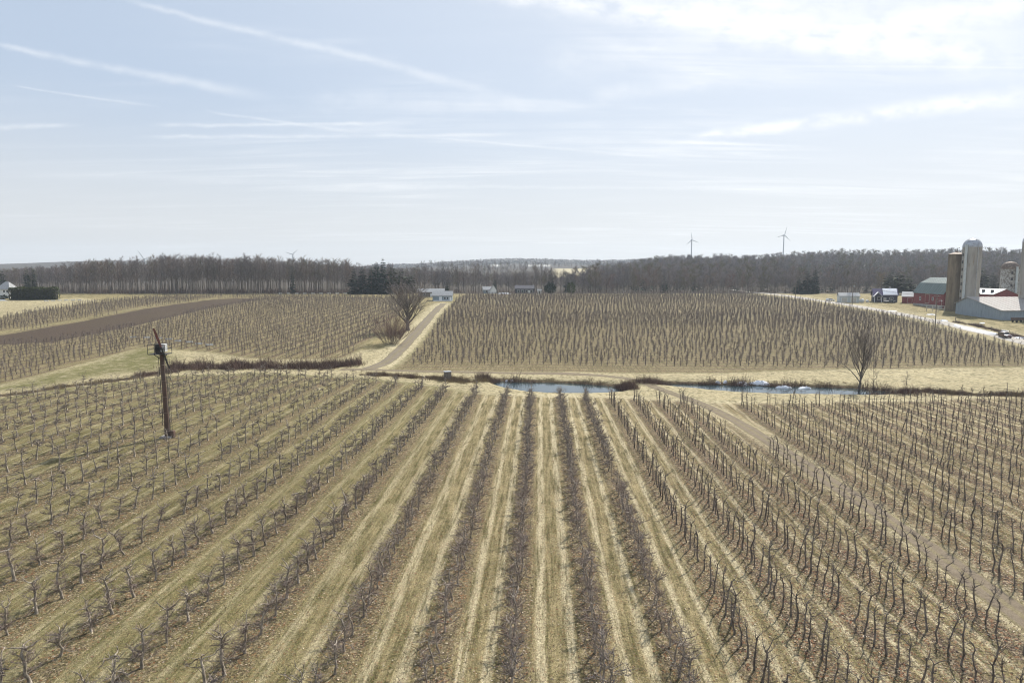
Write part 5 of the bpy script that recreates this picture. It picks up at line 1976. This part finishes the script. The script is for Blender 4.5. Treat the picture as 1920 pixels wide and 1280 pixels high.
# ------------------------------------------------------------------ wind machine
def build_wind_machine():
    x, y = WIND
    e = empty('wind_machine', (x, y, Z(x, y)), 0.0, 'rusty orchard wind machine on a tall pole with two long blades', 'wind machine')
    Hp = 11.9
    MB().tube([(0, 0, -0.3), (0, 0, 2.5), (-0.08, 0, 7), (-0.22, 0, Hp)], [0.34, 0.32, 0.29, 0.265], 20).build('pole', M['rust'], e, smooth=True)
    MB().box(-0.75, 0.75, -0.75, 0.75, -0.4, 0.22).build('foundation', M['foundation'], e, bevel=0.03)
    for z in (1.2, 3.4, 5.6, 7.8, 10.0):
        r = np.interp(z, [0, 2.5, 7, Hp], [0.34, 0.32, 0.29, 0.265])
        MB().lathe([(r, z - 0.05), (r + 0.05, z - 0.04), (r + 0.05, z + 0.04), (r, z + 0.05)], 20, np.interp(z, [2.5, 7, Hp], [0, -0.08, -0.22])).build('clamp_band', M['dome_rust'], e, smooth=True)
    # ladder rails on both flanks
    for s, z0 in ((1, 0.4), (-1, 2.2)):
        MB().tube([(0.46 * s, -0.1, z0), (0.44 * s - 0.05, -0.1, 7), (0.42 * s - 0.22, -0.1, Hp - 0.6)], 0.035, 5).build('cable', M['dark_steel'], e)
    lad = MB()
    for s in (-0.2, 0.2):
        lad.tube([(0.62, s, 0.4), (0.55, s, 7), (0.40, s, Hp - 0.5)], 0.025, 5)
    lad.build('ladder_rail', M['dark_steel'], e)
    for k in range(30):
        z = 0.7 + k * 0.36
        xx = np.interp(z, [0.4, 7, Hp - 0.5], [0.62, 0.55, 0.40])
        MB().tube([(xx, -0.2, z), (xx, 0.2, z)], 0.018, 5).build('rung', M['dark_steel'], e)
    # service platform with guard rail
    cx = -0.22
    x0, x1, y0, y1 = cx - 1.35, cx + 0.95, -0.95, 0.95
    MB().box(x0, x1, y0, y1, Hp - 0.42, Hp - 0.34).build('platform', M['dark_steel'], e)
    MB().tube([(cx, 0, Hp - 1.2), (x0 + 0.2, 0, Hp - 0.42)], 0.05, 6).tube([(cx, 0, Hp - 1.2), (x1 - 0.2, 0, Hp - 0.42)], 0.05, 6).build('bracket', M['dark_steel'], e)
    z1 = Hp + 0.95
    for zz in (Hp + 0.3, z1):
        MB().tube([(x0, y0, zz), (x1, y0, zz), (x1, y1, zz), (x0, y1, zz), (x0, y0, zz)], 0.032, 6).build('guard_rail', M['dark_steel'], e)
    for px_, py_ in ((x0, y0), (x1, y0), (x1, y1), (x0, y1), (cx - 0.45, y0), (cx - 0.45, y1)):
        MB().tube([(px_, py_, Hp - 0.38), (px_, py_, z1)], 0.035, 6).build('rail_post', M['dark_steel'], e)
    # engine housing and gearbox
    eng = MB().box(cx - 0.62, cx + 0.02, -0.45, 0.45, Hp - 0.3, Hp + 0.98).build('engine', M['dark_steel'], e, bevel=0.08)
    MB().lathe([(0.2, 0), (0.24, 0.03), (0.24, 0.1), (0.2, 0.13)], 16).build('fan_cover', M['tyre'], eng).matrix_local = __import__('mathutils').Matrix.Translation((cx - 0.3, -0.46, Hp + 0.35)) @ __import__('mathutils').Matrix.Rotation(pi / 2, 4, 'X')
    MB().box(cx + 0.08, cx + 0.66, -0.42, 0.42, Hp - 0.1, Hp + 0.95).build('control_box', M['engine_white'], e, bevel=0.05)
    hub = np.array([cx + 0.42, -0.72, Hp + 0.42])
    MB().tube([hub + np.array([0, 0.35, 0]), hub - np.array([0, 0.16, 0])], [0.15, 0.20], 12).build('hub', M['dark_steel'], e, smooth=True)
    d = np.array([-0.315, -0.02, 0.949])
    d /= np.linalg.norm(d)
    for s, mt in ((1, 'blade_red'), (-1, 'dark_steel')):
        c = np.cross(d * s, (0, 1, 0))
        b = MB()
        n = np.cross(d * s, c)
        secs = [(0.12, 0.09, 0.07, 0.3), (0.7, 0.15, 0.055, 0.35), (1.6, 0.16, 0.04, 0.25), (2.5, 0.14, 0.03, 0.18), (2.85, 0.10, 0.02, 0.15)]
        V, Fc = [], []
        for (t, w, th, tw) in secs:
            o = hub + d * s * t
            u = c * cos(tw) + n * sin(tw)
            v = -c * sin(tw) + n * cos(tw)
            for k in range(8):
                a = 2 * pi * k / 8
                V.append(tuple(o + u * w * cos(a) + v * th * sin(a)))
        for i in range(len(secs) - 1):
            for k in range(8):
                Fc.append((i * 8 + k, i * 8 + (k + 1) % 8, i * 8 + 8 + (k + 1) % 8, i * 8 + 8 + k))
        Fc += [tuple(range(7, -1, -1)), tuple(32 + k for k in range(8))]
        b.add(V, Fc)
        o = b.build('blade', M[mt], e, smooth=True)
        o['label'] = 'red brown upper blade' if s == 1 else 'dark lower blade'
    MB().box(0.42, 1.0, -0.3, 0.3, -0.2, 0.95).build('fuel_box', M['rust'], e, bevel=0.04)


build_wind_machine()

# ------------------------------------------------------------------ utility poles
def utility_pole(label, px, py, h, arm=True, lamp=False, guy=0.0, trans=False):
    p = G(px, py)
    e = empty('utility_pole', on(p), 0.05, label, 'utility pole', 'utility poles along the road')
    MB().tube([(0, 0, -0.5), (0, 0, h)], [0.17, 0.11], 10).build('pole', M['post_wood'], e, smooth=True)
    if arm:
        a = MB().box(-1.2, 1.2, -0.06, 0.06, h - 0.75, h - 0.6).build('crossarm', M['post_wood'], e)
        for x in (-1.05, -0.4, 0.4, 1.05):
            MB().lathe([(0.05, h - 0.6), (0.07, h - 0.5), (0.03, h - 0.42)], 8, x, 0).build('insulator', M['engine_white'], a)
    if trans:
        MB().lathe([(0.26, h - 2.4), (0.28, h - 2.35), (0.28, h - 1.5), (0.2, h - 1.42)], 12, 0.42, 0).build('transformer', M['dome_metal'], e, smooth=True)
    if lamp:
        l = MB().tube([(0, 0, h - 2.6), (1.0, -0.2, h - 2.2), (1.5, -0.3, h - 2.2)], 0.04, 6).build('lamp_arm', M['dome_metal'], e)
        MB().box(1.3, 1.8, -0.45, -0.15, h - 2.38, h - 2.2).build('lamp_head', M['dome_metal'], l)
    if guy:
        MB().tube([(0, 0, h * 0.72), (guy, -1.0, -0.3)], 0.055, 5).build('guy_wire', M['post_wood'], e)
    return p, h


P1 = utility_pole('utility pole with a crossarm standing beside the road in front of the silos', 1753, 618, 12.2, True, True)
P2 = utility_pole('tall utility pole with a transformer in front of the pale garage', 1597, 584.5, 13.2, True, False, 0, True)
P3 = utility_pole('utility pole with a slanting guy wire at the top of the road', 1491, 562.5, 14.6, True, False, 3.2)
for (a, ha), (b, hb), lab in ((P1, P2, 'thin overhead wires between the two nearer roadside poles'), (P2, P3, 'thin overhead wires from the transformer pole to the guyed pole')):
    e = empty('overhead_wires', ((a[0] + b[0]) / 2, (a[1] + b[1]) / 2, (Z(*a) + Z(*b)) / 2), 0, lab, 'wires', 'overhead wires along the road')
    o = np.array([(a[0] + b[0]) / 2, (a[1] + b[1]) / 2, (Z(*a) + Z(*b)) / 2])
    for off in (-1.0, 0.4, 1.0):
        A = np.array([a[0] + off, a[1], Z(*a) + ha - 0.4]) - o
        B = np.array([b[0] + off, b[1], Z(*b) + hb - 0.4]) - o
        MB().tube([A + (B - A) * t - np.array([0, 0, 4 * 1.3 * t * (1 - t)]) for t in np.linspace(0, 1, 13)], 0.018, 4).build('wire', M['dark_steel'], e)


# ------------------------------------------------------------------ wind turbines on the skyline
def turbine(label, px, d, hub_py, blade, rot, group='wind turbines on the skyline'):
    dx, dy, dz = ray(px, hub_py)
    x, z = dx / dy * d, H_CAM + dz / dy * d
    g = Z(x, d)
    e = empty('wind_turbine', (x, d, g), 0, label, 'wind turbine', group)
    h = z - g
    MB().tube([(0, 0, -1), (0, 0, h - 1)], [2.3, 1.35], 14).build('tower', M['turbine'], e, smooth=True)
    MB().box(-1.6, 1.6, -3.2, 5.5, h - 1.8, h + 1.8).build('nacelle', M['turbine'], e, bevel=0.4)
    MB().tube([(0, -3.2, h), (0, -5.4, h)], [1.7, 0.7], 12).build('hub', M['turbine'], e, smooth=True)
    for k in range(3):
        a = rot + k * 2 * pi / 3
        u = np.array([sin(a), 0, cos(a)])
        c = np.cross(u, (0, 1, 0))
        V, Fc = [], []
        secs = [(0.8, 0.6, 0.6), (blade * 0.2, 1.1, 0.4), (blade * 0.6, 0.7, 0.22), (blade, 0.22, 0.07)]
        for t, w, th in secs:
            o = np.array([0, -4.3, h]) + u * t
            for j in range(6):
                b = 2 * pi * j / 6
                V.append(tuple(o + c * w * cos(b) + np.array([0, 1, 0]) * th * sin(b)))
        for i in range(3):
            for j in range(6):
                Fc.append((i * 6 + j, i * 6 + (j + 1) % 6, i * 6 + 6 + (j + 1) % 6, i * 6 + 6 + j))
        Fc.append(tuple(18 + j for j in range(6)))
        MB().add(V, Fc).build('blade', M['turbine'], e, smooth=True)


turbine('wind turbine left of the tallest right hand turbine, one blade pointing right', 1297, 2000, 450, 21, radians(-8))
turbine('rightmost wind turbine, standing tallest over the wooded ridge', 1470, 2000, 441, 24, radians(14))
turbine('wind turbine behind the left woodland with only its rotor showing', 549, 2000, 477, 21, radians(48))
turbine('wind turbine behind the left woodland with one blade tip showing, farthest left', 271, 2000, 485, 30, radians(-35))


# ------------------------------------------------------------------ vehicles
def car(label, cat, p, rz, L, W, Hh, body_mt, pickup=False, group=None, snow=False):
    e = empty('car', on(p), rz, label, cat, group)
    r = Hh * 0.21
    if pickup:
        prof = [(-L / 2, 0.38), (-L / 2, Hh * 0.60), (-L * 0.06, Hh * 0.60), (-L * 0.05, Hh), (L * 0.14, Hh), (L * 0.24, Hh * 0.64), (L * 0.46, Hh * 0.58), (L / 2, Hh * 0.45), (L / 2, 0.38)]
    else:
        prof = [(-L / 2, 0.38), (-L / 2, Hh * 0.62), (-L * 0.44, Hh * 0.96), (-L * 0.36, Hh), (L * 0.08, Hh), (L * 0.22, Hh * 0.63), (L * 0.44, Hh * 0.56), (L / 2, Hh * 0.42), (L / 2, 0.36)]
    MB().prism(prof, 'y', -W / 2, W / 2).build('body', M[body_mt], e, smooth=True, bevel=0.07)
    zt, zb = Hh * 0.93, Hh * 0.66
    if pickup:
        win = [(-L * 0.035, zb), (-L * 0.035, zt), (L * 0.13, zt), (L * 0.215, zb)]
    else:
        win = [(-L * 0.43, zb), (-L * 0.39, zt), (L * 0.07, zt), (L * 0.18, zb)]
    for s in (-1, 1):
        MB().prism(win, 'y', s * W / 2 - 0.012, s * W / 2 + 0.012).build('side_window', M['glass'], e)
    a, b = prof[4 if not pickup else 4], prof[5]
    ws = MB()
    nx, nz = -(b[1] - a[1]), (b[0] - a[0])
    n = sqrt(nx * nx + nz * nz)
    nx, nz = nx / n * 0.02, nz / n * 0.02
    a2, b2 = (a[0] + (b[0] - a[0]) * .1, a[1] + (b[1] - a[1]) * .1), (a[0] + (b[0] - a[0]) * .92, a[1] + (b[1] - a[1]) * .92)
    ws.prism([a2, b2, (b2[0] + nx, b2[1] + nz), (a2[0] + nx, a2[1] + nz)], 'y', -W * 0.42, W * 0.42)
    ws.build('windscreen', M['glass'], e)
    for sx_ in (-0.31, 0.31):
        for s in (-1, 1):
            w = MB().tube([(sx_ * L, s * (W / 2 - 0.22), r), (sx_ * L, s * (W / 2 + 0.02), r)], r, 16).build('wheel', M['tyre'], e, smooth=True)
            MB().tube([(sx_ * L, s * (W / 2 - 0.05), r), (sx_ * L, s * (W / 2 + 0.035), r)], r * 0.58, 12).build('rim', M['dome_metal'], w)
    for s in (-1, 1):
        MB().box(L / 2 - 0.06, L / 2 + 0.02, s * W * 0.36 - 0.18, s * W * 0.36 + 0.18, Hh * 0.40, Hh * 0.47).build('headlight', M['engine_white'], e)
        MB().box(-L / 2 - 0.02, -L / 2 + 0.06, s * W * 0.40 - 0.1, s * W * 0.40 + 0.1, Hh * 0.44, Hh * 0.56).build('tail_light', M['blade_red'], e)
    if pickup:
        MB().box(-L / 2 + 0.1, -L * 0.08, -W / 2 + 0.12, W / 2 - 0.12, Hh * 0.6 - 0.02, Hh * 0.6 + 0.015).build('bed_cover', M['white_paint' if snow else 'tyre'], e)


rd = np.array(ROAD[2]) - np.array(ROAD[3])
car('dark maroon car driving on the pale road at the right edge', 'car', G(1884, 633), atan2(-rd[1], -rd[0]) + pi, 4.9, 1.85, 1.75, 'car_red')
car('dark pickup truck parked in front of the snow roofed house', 'pickup', G(1668, 568), -0.4, 5.6, 2.0, 1.85, 'car_dark', True, None, True)
car('white car parked beside the road left of the garage', 'car', G(1557, 564.5), 0.25, 4.6, 1.8, 1.5, 'car_white')


# ------------------------------------------------------------------ farm odds and ends
def bale(label, px, py, r, rz):
    p = G(px, py)
    e = empty('bale', on(p), rz, label, 'bale', 'white wrapped bales by the garage')
    b = MB()
    prof = [(0.02, -0.73), (r * 0.85, -0.72), (r, -0.6), (r, 0.6), (r * 0.85, 0.72), (0.02, 0.73)]
    b.tube([(x, 0, r * 0.97) for _, x in prof], [q for q, _ in prof], 18)
    b.build('wrap', M['wrap'], e, smooth=True)


bale('white wrapped round bale right of the garage, leftmost of three', 1609, 567, 0.85, 0.3)
bale('white wrapped round bale, biggest of the three by the garage', 1616, 567.5, 1.05, 0.9)
bale('white wrapped round bale, farthest right of the three by the garage', 1626, 567, 0.7, 1.4)


def wagon():
    p = G(1910, 604)
    e = empty('farm_wagon', on(p), 0.05, 'dark rusty farm wagon against the blue grey shed', 'wagon')
    b = MB()
    b.box(-2.4, 2.4, -1.0, 1.0, 0.8, 0.95)
    b.build('bed', M['rust'], e)
    for y0 in (-1.0, 0.93):
        MB().box(-2.4, 2.4, y0, y0 + 0.07, 0.951, 1.7).build('side_board', M['rust'], e)
    for x0 in (-2.4, 2.33):
        MB().box(x0, x0 + 0.07, -0.92, 0.92, 0.951, 1.7).build('end_board', M['rust'], e)
    for x in (-1.6, 1.6):
        for s in (-1, 1):
            MB().tube([(x, s * 0.85, 0.42), (x, s * 1.08, 0.42)], 0.42, 14).build('wheel', M['tyre'], e, smooth=True)
    MB().tube([(2.4, 0, 0.85), (4.0, 0, 0.4)], 0.06, 6).build('drawbar', M['dark_steel'], e)


wagon()


def fence():
    pts = [(1791, 605), (1826, 611), (1841, 615), (1858.5, 620), (1876, 624.5), (1892, 628), (1911.5, 636)]
    P = GP(pts)
    P.append((P[-1][0] + 1.5, P[-1][1] - 14))
    c = P[3]
    e = empty('fence', on(c), 0, 'wire fence on wooden posts along the road by the farmyard', 'fence')
    o = np.array(on(c))
    tops = []
    for k, p in enumerate(P):
        q = np.array(on(p)) - o
        h = 2.2 if k == 0 else 1.45
        MB().tube([q - np.array([0, 0, 0.4]), q + np.array([0, 0, h])], 0.11 if k == 0 else 0.075, 7).build('post', M['post_wood'], e)
        tops.append(q)
    for z in (0.5, 0.9, 1.3):
        MB().tube([t + np.array([0, 0, z]) for t in tops], 0.012, 4, cap=False).build('wire', M['dark_steel'], e)


fence()


def yard_gate():
    a, b = on(at(1738, 305, 570)), on(at(1771, 300, 570))
    o = np.array(a)
    e = empty('yard_rail', a, 0, 'pale timber rail fence in front of the red barn', 'fence')
    d = np.array(b) - o
    for t in (0, 0.33, 0.66, 1.0):
        q = d * t
        MB().box(q[0] - .09, q[0] + .09, q[1] - .09, q[1] + .09, q[2] - 0.4, q[2] + 2.7).build('post', M['cream_wall'], e)
    for z in (1.4, 2.55):
        MB().tube([np.array([0, -0.1, z]), d + np.array([0, -0.1, z])], 0.10, 4).build('rail', M['cream_wall'], e)


yard_gate()


def pump_hut():
    p = G(839, 712)
    e = empty('pump_hut', on(p), 0.35, 'small dark grey wooden pump hut with a pale lid by the pond', 'hut')
    MB().box(-0.62, 0.62, -0.6, 0.6, -0.3, 1.75).build('wall', M['weathered'], e, bevel=0.02)
    MB().box(-0.76, 0.76, -0.74, 0.74, 1.752, 1.86).build('lid', M['dome_metal'], e, bevel=0.02)
    for k in range(6):
        x = -0.52 + k * 0.2
        MB().box(x, x + 0.17, -0.625, -0.598, -0.2, 1.74).build('board', M['weathered'], e)
    for s in (-1, 1):
        MB().box(s * 0.62 - 0.05, s * 0.62 + 0.05, -0.65, -0.55, -0.4, 1.745).build('corner_post', M['post_wood'], e)
    MB().tube([(0.5, -0.6, 0.5), (0.9, -1.0, 0.1), (1.4, -1.6, -0.2)], 0.07, 6).build('pipe', M['rust'], e)


pump_hut()


def row_board(label, px, py, L, rz, group, tall=0.55):
    p = G(px, py)
    e = empty('row_board', on(p), rz, label, 'board', group)
    MB().box(-L / 2, L / 2, -0.04, 0.04, tall, tall + 0.42).build('board', M['white_paint'], e)
    for s in (-1, 1):
        MB().box(s * L * 0.42 - 0.04, s * L * 0.42 + 0.04, 0.041, 0.11, -0.3, tall + 0.3).build('leg', M['post_wood'], e)


for k, (px, py) in enumerate([(250, 636), (275, 636.5), (298, 638), (317, 640), (334, 643.5), (355, 645.5), (373, 648.5), (393, 651)], 1):
    row_board('white board at an orchard row end behind the wind machine, %s from the left' % ORD[k], px, py, 2.0, 0.15, 'white boards at the row ends behind the wind machine')
for k in range(9):
    row_board('white board before the left woodland, %s from the left in the row' % ORD[k + 1], 526 + k * 15.2, 556.6, 2.0, 0.0, 'white boards in front of the woodland', 1.9)
for k in range(6):
    row_board('white board on the meadow right of the hedge, %s from the left' % ORD[k + 1], 87 + k * 12.5, 565.8 - k * 0.35, 2.3, 0.0, 'white boards on the meadow', 0.4)


def snow_patch(label, p, rx, ry, h, seed, rz=0.0, group=None, tilt=0.0):
    rs = np.random.RandomState(seed)
    n, m = 28, 6
    ph = rs.uniform(0, 6.28, 4)
    V = []
    c = np.array(p)
    for i in range(m + 1):
        f = 1 - i / m
        for k in range(n):
            a = 2 * pi * k / n
            w = 1 + 0.22 * sin(2 * a + ph[0]) + 0.16 * sin(3 * a + ph[1]) + 0.12 * sin(5 * a + ph[2]) + 0.07 * sin(9 * a + ph[3])
            x, y = rx * w * cos(a) * f, ry * w * sin(a) * f
            X, Y = c[0] + x * cos(rz) - y * sin(rz), c[1] + x * sin(rz) + y * cos(rz)
            z = Z(X, Y)
            if any(poly_sd(np.array([X]), np.array([Y]), pp)[0] > -0.3 for pp in PONDS.values()):
                z = max(z, POND_LEVEL + 0.02)
            V.append((X, Y, z - 0.05 + (h + 0.06) * (1 - f ** 2.2) ** 0.6 * (1 + 0.25 * rs.randn() * (0 < i < m))))
    F = []
    for i in range(m):
        for k in range(n):
            a, b = i * n + k, i * n + (k + 1) % n
            F.append((a, b, b + n, a + n))
    mb = MB()
    o = np.array([c[0], c[1], Z(*p)])
    mb.add([tuple(np.array(v) - o) for v in V], F)
    ob = mb.build('snow_patch', M['snow'], None, smooth=True)
    ob.location = o
    tag(ob, label, 'snow patch', group)


sg = 'old snow left on the pond bank'
snow_patch('broad snow drift on the pond bank, right of the other big drift', flat(1425, 718, -0.3), 1.8, 0.8, 0.42, 1, 0, sg)
snow_patch('big snow drift on the pond bank left of the broadest one', flat(1393, 718, -0.3), 1.1, 0.7, 0.42, 2, 0, sg)
snow_patch('small snow lump on the pond bank left of the big drifts', flat(1346, 716.5, -0.3), 0.55, 0.4, 0.3, 3, 0, sg)
snow_patch('smallest snow lump on the bank between lump and big drift', flat(1360, 715.5, -0.2), 0.45, 0.4, 0.3, 4, 0, sg)
snow_patch('flat snow floe at the water edge right of the big drifts', flat(1470, 727, POND_LEVEL), 1.35, 0.55, 0.35, 5, 0, sg)
snow_patch('flat snow floe at the water edge nearest the tall pond tree', flat(1508, 728, POND_LEVEL), 1.5, 0.5, 0.3, 6, 0, sg)
snow_patch('tiny snow lump on the blue pond bank, left of the pair', flat(950, 711.5, -0.3), 0.33, 0.25, 0.3, 7, 0, sg)
snow_patch('tiny snow lump on the blue pond bank, right of the pair', flat(959, 711.5, -0.3), 0.36, 0.25, 0.3, 8, 0, sg)
yg = 'old snow left in the farmyard'
snow_patch('snow patch on the grass below the barn, left of the pole', G(1673, 583), 2.0, 1.5, 0.2, 11, 0, yg)
snow_patch('snow patch beside the roadside pole, upper one', G(1746, 590), 1.7, 1.5, 0.3, 12, 0, yg)
snow_patch('snow patch right of the roadside pole beside the road', G(1770, 602), 1.6, 1.2, 0.45, 13, 0, yg)
snow_patch('thin snow patch at the road edge below the barn', G(1728, 597), 1.8, 0.8, 0.12, 14, 0, yg)
snow_patch('snow patch in front of the blue grey shed', G(1842, 606), 1.2, 0.8, 0.2, 15, 0, yg)
snow_patch('snow patch inside the roadside fence near the maroon car', G(1882, 621), 1.3, 0.9, 0.3, 16, 0, yg)
snow_patch('snow patch at the far right edge beside the road', G(1914, 634), 1.8, 1.6, 0.25, 17, 0, yg)
snow_patch('snow strip below the low shrub at the far left edge', G(3, 563.5), 3.6, 0.9, 0.4, 18, 0, yg)
snow_patch('pale snow heap beside the lane between the two middle houses', on(at(946, 450))[:2], 4.2, 1.2, 0.9, 19, 0, yg)


def snow_bank():
    A, B = np.array(G(1791, 611)), np.array(G(1869, 628.5))
    rs = np.random.RandomState(5)
    n = 40
    d = (B - A) / np.linalg.norm(B - A)
    nr = np.array([d[1], -d[0]])
    if nr[0] > 0:
        nr = -nr
    mb = MB()
    o = np.array(on((A + B) / 2))
    V, F = [], []
    wn = np.convolve(rs.randn(n + 6), np.ones(5) / 5, 'valid')
    for i in range(n + 1):
        t = i / n
        c = A + (B - A) * t
        w = 0.55 + 1.25 * min(1, t * 3) * min(1, (1 - t) * 8) + 0.3 * wn[i]
        for k, u in enumerate(np.linspace(-1, 1, 7)):
            p = c + nr * u * w
            V.append(tuple(np.array([p[0], p[1], Z(*p) - 0.05 + (0.6 + 0.2 * wn[i]) * (1 - u * u) ** 0.7]) - o))
    for i in range(n):
        for k in range(6):
            a = i * 7 + k
            F.append((a, a + 1, a + 8, a + 7))
    mb.add(V, F)
    ob = mb.build('snow_bank', M['snow'], None, smooth=True)
    ob.location = o
    tag(ob, 'long ploughed snow bank along the farm side of the road', 'snow bank')


snow_bank()

# ------------------------------------------------------------------ haze
def build_haze():
    m = bpy.data.materials.new('haze')
    m.use_nodes = True
    T = NT(m.node_tree)
    T.n.clear()
    out = T.node('ShaderNodeOutputMaterial')
    v = T.node('ShaderNodeVolumePrincipled')
    v.inputs['Color'].default_value = (0.75, 0.85, 0.96, 1)
    v.inputs['Density'].default_value = HAZE
    v.inputs['Anisotropy'].default_value = 0.25
    T.l.new(v.outputs[0], out.inputs['Volume'])
    o = MB().box(-4300, 4300, -4300, 4300, -4.5, 175).build('haze', m)
    tag(o, kind='stuff')


HAZE = 1.35e-4
build_haze()
print('tris', TRI_TOTAL)
